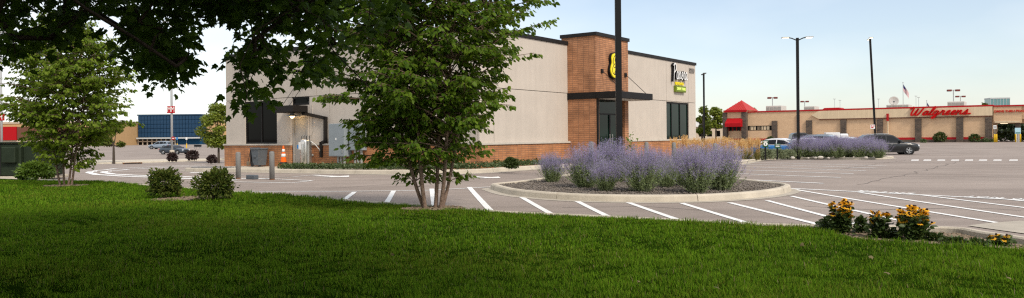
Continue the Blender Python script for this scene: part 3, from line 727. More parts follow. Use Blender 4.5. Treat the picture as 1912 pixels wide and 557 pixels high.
for b0, b1, q0, q1 in ((e0 + .1, (e0 + e1) / 2 - .05, .12, 2.14), ((e0 + e1) / 2 + .05, e1 - .07, .12, 2.14), (e0 + .1, e1 - .07, 2.2, 2.75)):
    MB().box(b0, b1, -TP + .165, -TP + .175, q0, q1).obj('pane', M['glass_shop'], ed)
for s_x in (-.12, .12): MB().tube([((e0 + e1) / 2 + s_x, -TP + .07, .8), ((e0 + e1) / 2 + s_x, -TP + .07, 1.3)], .015, 6).obj('door_handle', M['steel'], ed)
# canopy round the tower
CP = 2.46; cx1 = 9.42
mb = MB(); mb.bbox(TX0 - .05, cx1, -CP, -TP - .005, 2.80, 3.08, .012); mb.box(TX0 - .05, TX0 - .004, -TP - .004, -.005, 2.80, 3.08)
ec = mb.obj('entrance_canopy', M['black_metal'], bak)
MB().box(TX0 + .1, cx1 - .1, -CP + .1, -TP - .02, 2.785, 2.795).obj('canopy_soffit', M['soffit'], ec)
MB().box(TX0 + .002, TX0 + .1, -TP - .075, -TP - .01, 0, 2.78).obj('canopy_post', M['black_metal'], ec)
for px_, py_ in ((1123, 133), (1167, 140.5)):
    q_, z_ = LS(px_, py_, TP); MB().bbox(q_ - .08, q_ + .08, -TP - .07, -TP - .001, z_ - .09, z_ + .09, .012).obj('tie_plate', M['black_metal'], ec)
    MB().tube([(q_, -TP - .06, z_), (q_ + .18, -CP + .12, 3.08)], .013, 6).obj('tie_rod', M['black_metal'], ec)

# signs on the bakery (each its own thing, fixed to the wall)
def smooth2(P, n=5): return [(p.x, p.y) for p in catmull([(a, b, 0) for a, b in P], n)]
def ribbon(mb, P, wd, dep, M4, two=False):
    """thick rounded stroke: P in the plane, extruded by dep, mapped by M4"""
    P = [Vector((a, b, 0)) for a, b in P]; n = len(P); L = []; Rr = []
    for i in range(n):
        t = (P[min(n - 1, i + 1)] - P[max(0, i - 1)])
        if t.length < 1e-6: t = Vector((1, 0, 0))
        t.normalize(); nn = Vector((-t.y, t.x, 0)) * wd / 2
        e_ = t * (wd * .4) * (-1 if i == 0 else 1 if i == n - 1 else 0); L.append(P[i] + nn + e_); Rr.append(P[i] - nn + e_)
    vs = []
    for z in (0, dep):
        for a, b in zip(L, Rr):
            for q_ in (a, b): vs.append(M4 @ Vector((q_.x, q_.y, z)))
    k = 2 * n; fs = []
    for i in range(n - 1):
        a = 2 * i; fs += [(a, a + 2, a + 3, a + 1), (k + a, k + a + 1, k + a + 3, k + a + 2), (a, k + a, k + a + 2, a + 2), (a + 1, a + 3, k + a + 3, k + a + 1)]
    fs += [(0, 1, k + 1, k), (k - 2, 2 * k - 2, 2 * k - 1, k - 1)]
    b0_ = len(mb.f); mb.add(vs, fs)
    if two:
        for i in range(len(fs)): mb.m[b0_ + i] = 0 if (i < 4 * (n - 1) and i % 4 == 1) else 1
GL = {'W': (2.25, [[(-.25,1.55),(-.1,1.9),(.22,1.95),(.3,1.3),(.35,.3),(.6,0),(.85,.35),(1.05,1.5)], [(1.05,1.5),(1.08,.3),(1.32,0),(1.62,.35),(1.85,1.5),(1.85,1.95)]]),
 'P': (1.3, [[(.2,1.9),(.2,1.0),(.15,-.35)], [(-.1,1.75),(.35,2.0),(.9,1.8),(.95,1.3),(.6,.95),(.25,.85)]]),
 'a': (1.05, [[(.75,.85),(.45,1.0),(.15,.75),(.05,.35),(.25,0),(.5,.15),(.72,.8),(.72,.25),(.9,.02),(1.1,.2)]]),
 'l': (.6, [[(0,.2),(.35,1.0),(.48,1.7),(.35,2.0),(.2,1.6),(.2,.4),(.35,0),(.62,.2)]]),
 'g': (1.05, [[(.75,.85),(.4,1.0),(.1,.7),(.12,.25),(.35,.1),(.62,.35),(.75,.9),(.7,-.3),(.45,-.8),(.22,-.65),(.4,-.25),(1.05,.2)]]),
 'r': (.95, [[(0,.2),(.25,.95),(.3,1.1),(.38,.9),(.66,.9),(.6,.3),(.72,.0),(.98,.2)]]),
 'e': (.85, [[(0,.2),(.35,.42),(.6,.75),(.48,1.0),(.25,.85),(.15,.4),(.35,0),(.62,.08),(.88,.25)]]),
 'n': (1.1, [[(.08,1.0),(.15,.5),(.15,0)], [(.15,.4),(.4,.85),(.65,.95),(.7,.5),(.75,.08),(1.1,.2)]]),
 's': (.95, [[(0,.15),(.3,.75),(.45,1.15),(.5,.75),(.62,.35),(.45,.02),(.1,.08)], [(.45,.02),(.8,.1),(1.2,.2)]])}
def script_word(root, word, H1, wd, dep, mtx, mt, slant=.3, shadow=None):
    x = 0
    for ch in word:
        adv, st = GL[ch]; mb = MB()
        for P in st: ribbon(mb, smooth2([((x + a + slant * b) * H1, b * H1) for a, b in P], 4), wd, dep, mtx, isinstance(mt, list))
        mb.obj('letter', mt, root); x += adv
    return x
# upright wall frame for signs: local sign x along the wall, y up, z outwards
def wall_frame(base, ax, out):   # ax: unit along, out: outward unit
    m_ = Matrix.Identity(4); m_.col[0][:3] = ax; m_.col[1][:3] = Vector((0, 0, 1)); m_.col[2][:3] = out; m_.col[3][:3] = base; return m_
sx0 = LS(1253)[0]; sx1 = LS(1283)[0]; tot = sum(GL[c][0] for c in 'Panera') + .5; H1 = (sx1 - sx0) / tot * .92 / .72
zb = LS(1268, 149)[1]
sg = thing('bakery_name_sign', 'white handwritten name letters on the bakery wall above the tall window', 'sign', tuple(bak.matrix_basis @ Vector((sx0, 0, zb))), BA)
o_ = wall_frame(Vector((0, -.03, 0)), Vector((1, 0, 0)), Vector((0, -1, 0)))
sg.scale = (.72, 1, 1); script_word(sg, 'Panera', H1, H1 * .155, .16, o_, [M['sign_white'], M['black_metal']], .12)
def sign_text(name, label, s_, wx, wz, size, mt, ext=.03, bold=.0, off=.04, spacing=1.0, wd_=None):
    t_ = thing(name, label, 'sign', tuple(bak.matrix_basis @ Vector((wx, -off, wz))), BA)
    x = 0; mes = []
    me = text_mesh(s_, size, ext, mt, spacing, bold)
    if wd_: fit(me, wd_)
    for v in me.vertices: v.co = (v.co.x, -v.co.z, v.co.y)
    link('lettering', me, t_); return t_
sign_text('bakery_word_sign', 'yellow BREAD lettering under the white handwritten name letters', 'BREAD', (LS(1259.5)[0] + LS(1276)[0]) / 2, LS(1267, 157)[1], .24, M['sign_yellow'], .03, .0, .06, 1.1, LS(1275)[0] - LS(1260)[0])
gx0, gx1 = LS(1258.5)[0], LS(1277)[0]; gzz = LS(1268, 167)[1]
gs = thing('drive_through_sign', 'small green lit box sign below the yellow lettering', 'sign', tuple(bak.matrix_basis @ Vector(((gx0 + gx1) / 2, 0, gzz))), BA)
hw = (gx1 - gx0) / 2; MB().bbox(-hw, hw, -.16, -.002, -.17, .17, .015).obj('case', M['sign_green'], gs)
MB().box(-hw + .06, hw - .06, -.168, -.162, -.11, .11).obj('face', M['sign_green'], gs)
me = fit(text_mesh('DRIVE THRU', .20, .004, M['sign_lime'], 1.0, .006), 2 * hw - .2)
for v in me.vertices: v.co = (v.co.x, -.173 - v.co.z, v.co.y)
link('lettering', me, gs)
sign_text('house_number', 'grey house number near the top right corner of the bakery wall', '5200', LS(1292)[0], LS(1292, 133)[1], .36, M['number_grey'], .02, .01, .03)
# round yellow emblem: a figure holding a loaf, outlined in black
q0, z0_ = LS(1134.5, 121.5, TP); q0 += .36
em = thing('emblem_sign', 'yellow emblem with black line figure on the brick tower front', 'sign', tuple(bak.matrix_basis @ Vector((q0 + .12, -TP, z0_))), BA)
def blob(sc_): return [(sc_ * a, sc_ * b) for a, b in smooth2([(0,.95),(.33,.82),(.45,.5),(.42,.15),(.52,-.15),(.56,-.5),(.38,-.85),(0,-.98),(-.38,-.85),(-.56,-.5),(-.52,-.15),(-.42,.15),(-.45,.5),(-.33,.82),(0,.95)], 4)[:-1]]
MB().prism([(a * 1.5, -.02, b) for a, b in blob(.61)][::-1], (0, -.10, 0)).obj('backing', M['black_metal'], em)
MB().prism([(a * 1.5, -.125, b) for a, b in blob(.565)][::-1], (0, -.05, 0)).obj('face', M['sign_yellow'], em)
mb = MB(); fm = wall_frame(Vector((0, -.177, 0)), Vector((1, 0, 0)), Vector((0, -1, 0)))
for P in ([(-.30,.05),(-.33,.45),(-.12,.78),(.15,.78),(.32,.5),(.3,.1),(.22,-.1)], [(-.1,.62),(-.17,.4),(-.08,.2),(.06,.16),(.16,.35),(.12,.58)], [(-.1,.62),(.02,.68),(.12,.58)],
          [(-.2,.1),(-.4,-.2),(-.42,-.55),(-.2,-.75)], [(.25,.0),(.4,-.25),(.4,-.6),(.2,-.78)], [(-.2,-.6),(-.08,-.3),(.08,-.3),(.2,-.55),(.05,-.75),(-.12,-.75),(-.2,-.6)], [(-.25,-.2),(-.05,-.12),(.15,-.2)], [(-.07,.42),(-.03,.42)], [(.05,.42),(.09,.42)], [(-.02,.28),(.05,.28)]):
    ribbon(mb, [(a * .84, b * .56) for a, b in smooth2(P, 4)], .035, .006, fm)
mb.obj('line_figure', M['black_metal'], em)

# ------------------------------------------------------------------ raised bed and walk round the bakery
def W(lx_, ly_): p = P0 + bx * lx_ + by * ly_; return Vector((p.x, p.y, 0))
apr = [(3, 18.9), (.6, 18.6), (-1.2, 17.2), (-2.1, 15.0), (-2.2, 11.5), (-2.3, 6), (-2.35, 1.6), (-2.0, .1), (-1.2, -.75), (0, -1.0), (2.6, -1.05), (4.6, -1.1), (5.4, -1.5), (5.6, -2.4), (6.2, -3.2), (9, -3.3), (14, -3.3), (19, -3.3), (21.5, -2.6), (22, 0), (22, 10)]
apw = catmull([W(*p) for p in apr], 4)
kerb(apw, outer=-1, name='bakery_kerb', gutter=.35)
aw = [W(*p) for p in apr]
vs = []; fs = []; apin = []
for i, p in enumerate(apw):
    t = (apw[min(len(apw) - 1, i + 1)] - apw[max(0, i - 1)]).normalized(); nn = Vector((-t.y, t.x, 0)); apin.append(p + nn * .155)
cc = W(6, 8)
for p in apin: vs.append((p.x, p.y, gz(p.x, p.y) + .135))
for p in apin: q_ = p.lerp(cc, .3); vs.append((q_.x, q_.y, FZ - .005))
n_ = len(apin); fs = [(i, i + 1, n_ + i + 1, n_ + i) for i in range(n_ - 1)]
struct(MB().add(vs, fs).obj('sidewalk', M['concrete'], smooth=True))

# ------------------------------------------------------------------ small things round the service door
def on_walk(px, py, dz=.15): p = gp(px, py, dz); return p
def bollard(px, py, h, name, label, group, mt='bollard_grey', r=.085, dz=0.0, rust=True):
    p = gp(px, py, dz); t = thing(name, label, 'bollard', p, 0, group)
    MB().lathe([(r, -.05), (r, h - .05), (r * .85, h - .015), (r * .4, h)], 16).obj('post', M[mt], t, True)
    if rust: MB().lathe([(r + .002, .0), (r + .002, .035)], 16).obj('rust_band', M['rust'], t)
    return t
GB = 'grey bollards by the service side'
bollard(445, 334, .93, 'steel_bollard', 'grey steel bollard left of the trash can, before the brick base', GB)
bollard(508, 336, .95, 'steel_bollard', 'grey steel bollard between the trash can and the orange cone', GB)
GE = 'bollards before the entrance'
for px_, Y_, lb in ((1104, 29.5, 'grey bollard seen before the entrance door behind the sage'), (1207, 32.5, 'grey bollard rising behind the middle sage bushes'), (1258, 33.5, 'grey bollard at the left end of the reed grass'), (1335, 38, 'grey bollard half hidden in the reed grass plumes')):
    p = at(px_, 262, Y_); t = thing('steel_bollard', lb, 'bollard', (p.x, p.y, gz(p.x, p.y)), 0, GE)
    MB().lathe([(.09, -.05), (.09, 1.0), (.075, 1.035), (.03, 1.05)], 16).obj('post', M['bollard_grey'], t, True)
p = gp(471, 335); t = thing('kerb_block', 'short dark grey block lying on the pavement between two bollards', 'block', p, BA + R(90))
MB().bbox(-.24, .24, -.09, .09, 0, .15, .02).obj('block', M['can_grey'], t)
# wheeled trash can
yy = BS(484, 255, .5)[0]
t = thing('trash_can', 'grey wheeled trash can against the brick base', 'trash can', tuple(bak.matrix_basis @ Vector((-.5, yy, -.015))), BA)
mb = MB(); b0, b1 = .20, .26
mb.add([(-b0,-b0,.06),(b0,-b0,.06),(b0,b0,.06),(-b0,b0,.06),(-b1,-b1,.78),(b1,-b1,.78),(b1,b1,.78),(-b1,b1,.78)], [(0,3,2,1),(4,5,6,7),(0,1,5,4),(1,2,6,5),(2,3,7,6),(3,0,4,7)])
mb.obj('bin_body', M['can_grey'], t); MB().bbox(-b1 - .03, b1 + .03, -b1 - .03, b1 + .03, .765, .83, .02).obj('rim', M['can_grey'], t)
lid = MB(); lid.bbox(-.26, .26, b1 + .03, b1 + .09, .12, .84, .02); lid.obj('open_lid', M['can_black'], t)
for q_ in (-.2, .2):
    mb = MB(); mb.lathe([(.09, -.03), (.11, -.02), (.11, .02), (.09, .03)], 14); wv = mb.obj('wheel', M['rubber'], t); wv.location = (q_, b0 + .06, .11); wv.rotation_euler = (0, R(90), 0)
MB().bbox(-.262, -.24, -.1, .1, .42, .52, .004).obj('front_panel', M['can_grey'], t)
MB().tube([(-.25, b1 + .02, .84), (-.25, b1 + .12, .86), (.25, b1 + .12, .86), (.25, b1 + .02, .84)], .014, 6).obj('handle', M['can_grey'], t)
yy = BS(463, 255, .25)[0]; t = thing('broom', 'thin broom leaning on the brick base beside the trash can', 'broom', tuple(bak.matrix_basis @ Vector((-.25, yy, 0))), BA)
MB().tube([(0, 0, .18), (.16, .05, .68)], .014, 6).obj('handle', M['trim_black'], t); mb = MB(); mb.bbox(-.05, .05, -.08, .08, 0, .19, .02); mb.obj('head', M['wood_chip'], t)
# traffic cone
yy = BS(529, 255, .75)[0]; t = thing('traffic_cone', 'orange traffic cone with two white bands beside the service door', 'traffic cone', tuple(bak.matrix_basis @ Vector((-.75, yy, -.02))), BA)
MB().bbox(-.21, .21, -.21, .21, 0, .04, .012).obj('base', M['rubber'], t)
rr = lambda z: .165 - .135 * (z / .95)
MB().lathe([(rr(z), z) for z in (.04, .3, .5, .62, .7, .85, .95)], 20).obj('cone', M['orange'], t, True)
MB().lathe([(rr(.16) + .05, .16), (rr(.2) + .045, .19), (rr(.24) + .004, .24)], 20).obj('weight_ring', M['rubber'], t, True)
for a, b in ((.46, .60), (.68, .80)): MB().lathe([(rr(a) + .004, a), (rr(b) + .004, b)], 20).obj('reflective_band', M['white_plastic'], t, True)
# gas cylinder set
yy = BS(569, 255, .45)[0]; t = thing('gas_tank', 'upright stainless gas tank with valves beside the service door', 'tank', tuple(bak.matrix_basis @ Vector((-.45, yy, -.015))), BA)
MB().lathe([(.17, 0), (.185, .03), (.185, 1.12), (.16, 1.2), (.08, 1.25)], 24).obj('tank_body', M['steel'], t, True)
mb = MB(); mb.bbox(-.06, .10, -.34, -.21, 0, 1.18, .02); mb.obj('side_tank', M['steel'], t)
mb = MB(); mb.box(-.20, -.19, .0, .17, .78, 1.1); mb.obj('notice', M['white_plastic'], t); mb = MB(); mb.box(-.20, -.19, .175, .27, .82, .98); mb.obj('blue_placard', M['blue_label'], t)
mb = MB(); mb.box(-.20, -.19, -.17, -.02, 1.0, 1.12); mb.obj('tag', M['white_plastic'], t)
for a in (-.3, -.12, .05, .2): MB().tube([(0, a, 1.2), (0, a, 1.34), (0, a - .06, 1.38)], .014, 6).obj('valve', M['trim_black'], t)
MB().tube([(0, -.28, 1.18), (0, -.28, 1.36), (0, .22, 1.36)], .013, 6).obj('manifold', M['galv'], t)
MB().tube([(0, -.25, 1.2), (.1, -.55, 1.0), (.2, -.7, .78), (.3, -.62, .7), (.4, -.45, .8)], .012, 6).obj('hose', M['white_plastic'], t)
# meter cabinets
def cabinet(p0, p1, y0, y1, dep, lab, legs):
    a0, a1 = sorted((BS(p0, 260, dep)[0], BS(p1, 260, dep)[0])); z0 = BS((p0 + p1) / 2, y1, dep)[1]; z1 = BS((p0 + p1) / 2, y0, dep)[1]
    t = thing('meter_cabinet', lab, 'cabinet', tuple(bak.matrix_basis @ Vector((-.075, (a0 + a1) / 2, 0))), BA, 'grey utility cabinets on the service wall'); hw = (a1 - a0) / 2
    MB().bbox(-dep, 0, -hw, hw, z0, z1, .012).obj('case', M['cabinet'], t)
    MB().bbox(-dep - .012, -dep - .001, -hw + .03, hw - .03, z0 + .03, z1 - .03, .004).obj('door', M['cabinet'], t)
    MB().bbox(-dep - .03, -dep - .012, -hw + .08, -hw + .13, z0 + .15, z0 + .32, .006).obj('latch', M['galv'], t)
    MB().box(-dep - .016, -dep - .0125, -.03, .05, (z0 + z1) / 2, (z0 + z1) / 2 + .09).obj('notice', M['white_plastic'], t)
    for k in range(legs): q_ = -hw * .55 + k * .19; MB().tube([(-dep / 2, q_, -.35), (-dep / 2, q_, z0 + .01)], .055, 10).obj('conduit', M['galv'], t)
    return t
cab = cabinet(616, 645, 231, 292.5, .42, 'tall grey utility cabinet on the service wall, right of the drain pipe', 3)
cb2 = cabinet(654, 679, 232, 281, .25, 'shorter grey utility cabinet with a round meter behind the birch leaves', 3)
yy, zz = BS(652, 254); t = thing('electric_meter', 'round glass electric meter beside the tall grey cabinet', 'meter', tuple(bak.matrix_basis @ Vector((-.3, yy - .02, zz))), BA)
mm = MB(); mm.lathe([(.10, 0), (.10, .07), (.08, .12), (.03, .14)], 16); mm = mm.obj('meter_dome', M['white_plastic'], t, True); mm.rotation_euler = (0, R(-90), 0)
MB().bbox(.0, .24, -.12, .12, -.3, .15, .01).obj('meter_box', M['cabinet'], t)
# things lying by the wall
yy = BS(610, 255, .5)[0]; t = thing('dark_rubbish_bag', 'small crumpled dark bag on the ground below the drain pipe', 'bag', tuple(bak.matrix_basis @ Vector((-.5, yy, 0))), BA)
mb = MB(); vs = []; ns_ = 10
for i in range(6):
    for k in range(ns_):
        a = k * 2 * math.pi / ns_; el = math.pi * i / 5 / 2; rr_ = (1 + .25 * math.sin(3 * a + i)) ; vs.append((.2 * rr_ * math.cos(a) * math.cos(el), .3 * rr_ * math.sin(a) * math.cos(el), .17 * math.sin(el) * rr_))
mb.add(vs, [(i * ns_ + k, i * ns_ + (k + 1) % ns_, (i + 1) * ns_ + (k + 1) % ns_, (i + 1) * ns_ + k) for i in range(5) for k in range(ns_)]); mb.obj('bag', M['can_black'], t)

# ------------------------------------------------------------------ lamp posts
def lamp_post(px_, Y_, top_py, lab, wd=.16, arms=True, mt='pole_black', lean=0.0, rz=0.0, sign=None, heads=((-1,), (1,)), base=True, lit=True):
    p = at(px_, 255, Y_); z = gz(p.x, p.y); h = at(px_, top_py, Y_).z - z
    t = thing('lamp_post', lab, 'lamp post', (p.x, p.y, z), rz, 'lamp posts'); t.rotation_euler = (Matrix.Rotation(lean, 3, 'Y') @ Matrix.Rotation(rz, 3, 'Z')).to_euler()
    MB().bbox(-wd / 2, wd / 2, -wd / 2, wd / 2, 0 if not base else .75, h, .012).obj('pole', M[mt], t)
    if base: MB().lathe([(.30, -.1), (.30, .72), (.27, .76)], 18).obj('concrete_base', M['black_metal'], t, True); MB().bbox(-.16, .16, -.16, .16, .755, .80, .01).obj('base_plate', M[mt], t)
    if arms:
        for s_ in (-1, 1):
            MB().tube([(s_ * wd * .4, 0, h - .15), (s_ * .35, 0, h - .02), (s_ * .55, 0, h + .03)], .035, 8).obj('arm', M[mt], t)
            hd = MB(); hd.bbox(min(s_ * .5, s_ * 1.0), max(s_ * .5, s_ * 1.0), -.16, .16, h + .0, h + .07, .02); hd = hd.obj('lamp_head', M['pole_grey'] if lit else M[mt], t)
            MB().box(min(s_ * .56, s_ * .94), max(s_ * .56, s_ * .94), -.12, .12, h - .012, h - .002).obj('lamp_panel', M['led'] if lit else M['lamp_clear'], hd)
    return t
lamp_post(1156, 21.8, -60, 'thick black lamp post standing in the near sage island', .165)
lamp_post(1490.5, 50.5, 71, 'black lamp post with two lit heads behind the far sage row', .17, rz=R(-8), base=False)
lamp_post(1636, 64, 73, 'thin black lamp post rising from behind the dark car', .16, lean=-.045, rz=R(70))
lamp_post(1315, 74, 139, 'distant black lamp post beside the right corner of the bakery', .16, lit=False, rz=R(82))

# ------------------------------------------------------------------ cars
def car(lab, loc, heading, paint, kind='suv', roof=None, name='parked_car', cat='car', plate=True):
    t = thing(name, lab, cat, loc, heading, 'cars in the parking lots')
    if kind == 'suv':
        st = [(-2.36,.66,.48,.80),(-2.30,.84,.36,.98),(-2.0,.91,.26,1.06),(-1.0,.935,.22,1.05),(.4,.935,.22,1.02),(1.0,.93,.22,1.01),(1.5,.92,.24,.99),(1.95,.88,.27,.93),(2.22,.78,.31,.83),(2.34,.62,.40,.70)]
        pr = [(-2.22,1.02),(-2.0,1.50),(-1.75,1.62),(-.9,1.69),(-.1,1.68),(.3,1.60),(1.12,1.0)]; z0 = 1.0; top = 1.69; sl_ = .20; wr = .36; wx = (-1.38, 1.42)
        wins = [[(.88,1.07),(.28,1.51),(-.22,1.57),(-.22,1.07)], [(-.30,1.07),(-.30,1.575),(-1.12,1.58),(-1.12,1.10)], [(-1.20,1.11),(-1.20,1.575),(-1.72,1.50),(-1.98,1.20)]]
    elif kind == 'sedan':
        st = [(-2.4,.66,.48,.78),(-2.34,.82,.34,.95),(-2.0,.89,.25,1.0),(-1.0,.91,.20,.99),(.4,.91,.20,.96),(1.0,.91,.20,.95),(1.5,.90,.22,.92),(2.0,.85,.25,.86),(2.28,.74,.30,.76),(2.4,.6,.38,.64)]
        pr = [(-1.85,.97),(-1.2,1.34),(-.75,1.44),(-.3,1.46),(.1,1.45),(.35,1.38),(1.2,.94)]; z0 = .95; top = 1.46; sl_ = .22; wr = .33; wx = (-1.4, 1.45)
        wins = [[(.92,1.0),(.3,1.31),(-.2,1.36),(-.2,1.0)], [(-.27,1.0),(-.27,1.365),(-.85,1.34),(-1.05,1.0)], [(-1.12,1.0),(-.93,1.31),(-1.2,1.25),(-1.55,1.02)]]
    else:   # pickup
        st = [(-2.8,.80,.60,.95),(-2.76,.92,.45,1.15),(-2.0,.96,.40,1.18),(-1.0,.97,.38,1.18),(.4,.97,.38,1.16),(1.0,.97,.38,1.15),(1.7,.95,.38,1.14),(2.4,.92,.40,1.10),(2.7,.84,.42,1.0),(2.8,.7,.5,.85)]
        pr = [(-.95,1.15),(-.85,1.70),(-.6,1.84),(-.1,1.88),(.4,1.86),(.65,1.78),(1.35,1.15)]; z0 = 1.15; top = 1.88; sl_ = .20; wr = .40; wx = (-1.75, 1.75)
        wins = [[(1.05,1.22),(.6,1.68),(.25,1.75),(.25,1.22)], [(.17,1.22),(.17,1.75),(-.75,1.72),(-.75,1.22)]]
    mb = MB(); rings = []
    for x, hw, zl, zt in st:
        a = [(-hw*.9,zl),(-hw,zl+.16),(-hw,zt-.20),(-hw*.965,zt-.05),(-hw*.86,zt),(-hw*.4,zt+.025),(hw*.4,zt+.025),(hw*.86,zt),(hw*.965,zt-.05),(hw,zt-.20),(hw,zl+.16),(hw*.9,zl)]
        rings.append([(x, y, z) for y, z in a])
    n = 12; vs = [p for r_ in rings for p in r_]
    fs = [(i * n + k, i * n + (k + 1) % n, (i + 1) * n + (k + 1) % n, (i + 1) * n + k) for i in range(len(st) - 1) for k in range(n)] + [tuple(reversed(range(n))), tuple((len(st) - 1) * n + k for k in range(n))]
    mb.add(vs, [tuple(reversed(f)) for f in fs]); body = mb.obj('body', M[paint], t, True)
    bw = st[4][1] - .06
    yt = lambda z: bw - (z - z0) / (top - z0) * sl_
    sh = MB(); cols = (-1, -.6, 0, .6, 1); vs = []
    for x, z in pr:
        for c in cols: vs.append((x, c * yt(z), z + (.02 * (1 - c * c) if z > z0 + .2 else 0)))
    m_ = len(cols); fs = [(i * m_ + k, (i + 1) * m_ + k, (i + 1) * m_ + k + 1, i * m_ + k + 1) for i in range(len(pr) - 1) for k in range(m_ - 1)]
    fs += [tuple(i * m_ for i in range(len(pr)))[::-1], tuple(i * m_ + m_ - 1 for i in range(len(pr)))]
    sh.add(vs, [f[::-1] for f in fs]); cab_ = sh.obj('cabin', M[roof or paint], t)
    for s_ in (-1, 1):
        for P in wins: MB().prism([(x, s_ * (yt(z) + .004), z) for x, z in P], (0, s_ * .006, 0)).obj('window', M['car_glass'], cab_)
    def overlay(a, b, nm):
        (xa, za), (xb, zb) = a, b; d_ = Vector((xb - xa, 0, zb - za)); nn = Vector((-d_.z, 0, d_.x)).normalized() * .012
        if nn.z < 0: nn = -nn
        f0, f1 = .10, .88; q0 = Vector((xa, 0, za)) + d_ * f0 + nn; q1 = Vector((xa, 0, za)) + d_ * f1 + nn; y0_, y1_ = yt(q0.z) - .08, yt(q1.z) - .08
        MB().prism([(q0.x, -y0_, q0.z), (q0.x, y0_, q0.z), (q1.x, y1_, q1.z), (q1.x, -y1_, q1.z)], nn * .5).obj(nm, M['car_glass'], cab_)
    overlay(pr[-2], pr[-1], 'windshield'); overlay(pr[1], pr[0], 'rear_window')
    hwm = st[4][1]
    for x in wx:
        for s_ in (-1, 1):
            ar = MB(); ar.lathe([(wr + .07, -.03), (wr + .07, .012), (wr, .014)], 24); ar = ar.obj('wheel_arch', M['trim_black'], t); ar.location = (x, s_ * (hwm - .004), wr); ar.rotation_euler = (R(-90) * s_, 0, 0)
            ty = MB(); ty.lathe([(wr * .66, -.20), (wr * .95, -.20), (wr, -.15), (wr, .0), (wr * .95, .035), (wr * .68, .04)], 24); ty = ty.obj('wheel', M['tyre'], t, True); ty.location = (x, s_ * (hwm - .01), wr); ty.rotation_euler = (R(-90) * s_, 0, 0)
            rm = MB(); rm.lathe([(.06, .04), (.06, .062), (.03, .066)], 12); rm.tube([(wr * .63 * math.cos(a), wr * .63 * math.sin(a), .05) for a in np.linspace(0, 2 * math.pi, 25)], .014, 5, False)
            for k in range(5):
                a = k * 2 * math.pi / 5; ca, sa = math.cos(a), math.sin(a); w_ = .04
                rm.prism([(-sa * w_ + ca * .05, ca * w_ + sa * .05, .046), (sa * w_ + ca * .05, -ca * w_ + sa * .05, .046), (sa * w_ + ca * wr * .62, -ca * w_ + sa * wr * .62, .046), (-sa * w_ + ca * wr * .62, ca * w_ + sa * wr * .62, .046)], (0, 0, .014))
            rm.obj('rim', M['rim'], ty)
    xf, hf, zlf, ztf = st[-2]
    for s_ in (-1, 1):
        MB().bbox(xf - .12, xf + .07, min(s_ * hf * .62, s_ * hf * .99), max(s_ * hf * .62, s_ * hf * .99), ztf - .15, ztf - .02, .02).obj('headlight', M['lamp_clear'], t)
        MB().bbox(xf - .02, xf + .09, min(s_ * hf * .6, s_ * hf * .85), max(s_ * hf * .6, s_ * hf * .85), zlf + .10, zlf + .19, .015).obj('fog_lamp', M['chrome'], t)
        MB().bbox(st[1][0] - .03, st[1][0] + .14, min(s_ * .62, s_ * (st[1][1] + .015)), max(s_ * .62, s_ * (st[1][1] + .015)), st[1][3] - .22, st[1][3] - .06, .02).obj('tail_light', M['lamp_red'], t)
        xm = pr[-1][0] - .35; MB().bbox(xm - .1, xm + .08, min(s_ * (bw + .02), s_ * (bw + .2)), max(s_ * (bw + .02), s_ * (bw + .2)), z0 + .06, z0 + .19, .03).obj('mirror', M[paint], t)
        for x in (.12, -.75): MB().bbox(x - .1, x + .1, min(s_ * (hwm - .002), s_ * (hwm + .03)), max(s_ * (hwm - .002), s_ * (hwm + .03)), z0 - .14, z0 - .105, .008).obj('door_handle', M['chrome'], t)
        MB().box(wx[0] + wr + .1, wx[1] - wr - .1, min(s_ * (hwm - .05), s_ * (hwm + .004)), max(s_ * (hwm - .05), s_ * (hwm + .004)), st[4][2] - .02, st[4][2] + .14).obj('sill_trim', M['trim_black'], t)
        if kind == 'suv': MB().tube([(-1.8, s_ * .60, 1.62), (-1.6, s_ * .60, 1.72), (-.1, s_ * .60, 1.735), (.1, s_ * .60, 1.68)], .018, 6).obj('roof_rail', M['chrome'], t)
    MB().bbox(st[-1][0] - .06, st[-1][0] + .02, -.42, .42, zlf + .17, ztf - .06, .02).obj('grille', M['trim_black'], t)
    MB().bbox(st[0][0] - .015, st[0][0] + .05, -.26, .26, .72, .84, .006).obj('licence_plate', M['white_plastic'], t)
    return t
def car_at(px_, py_, head, lab, paint, **k):
    p = gp(px_, py_); return car(lab, p, head, paint, **k)
hd = BA + R(-90)                      # nose to the lower right, along the service-side direction
car_at(1656, 288.8, R(-10), 'dark grey crossover car with its nose past the end of the far sage row', 'car_black', name='moving_car')
HB = R(-12)
def car_Y(px_, Y_, head, lab, paint, **k):
    p = at(px_, 255, Y_); return car(lab, (p.x, p.y, gz(p.x, p.y)), head, paint, **k)
car_Y(1462, 58, R(-38), 'bright blue car with a white roof behind the green signs', 'car_blue', roof='car_white', kind='sedan')
car_Y(1513, 61.5, R(-38), 'white car behind the far sage row, beside the blue car', 'car_white', kind='sedan')
car_Y(1549, 64, R(-38), 'blue grey crossover car in the middle behind the far sage row', 'car_silver')
car_Y(1588, 69, R(-38), 'low white sedan just left of the dark grey crossover', 'car_pearl', kind='sedan')
car_Y(1492, 84, R(-6), 'black pickup truck far off before the pharmacy wall', 'truck_black', kind='pickup', name='pickup_truck', cat='truck')
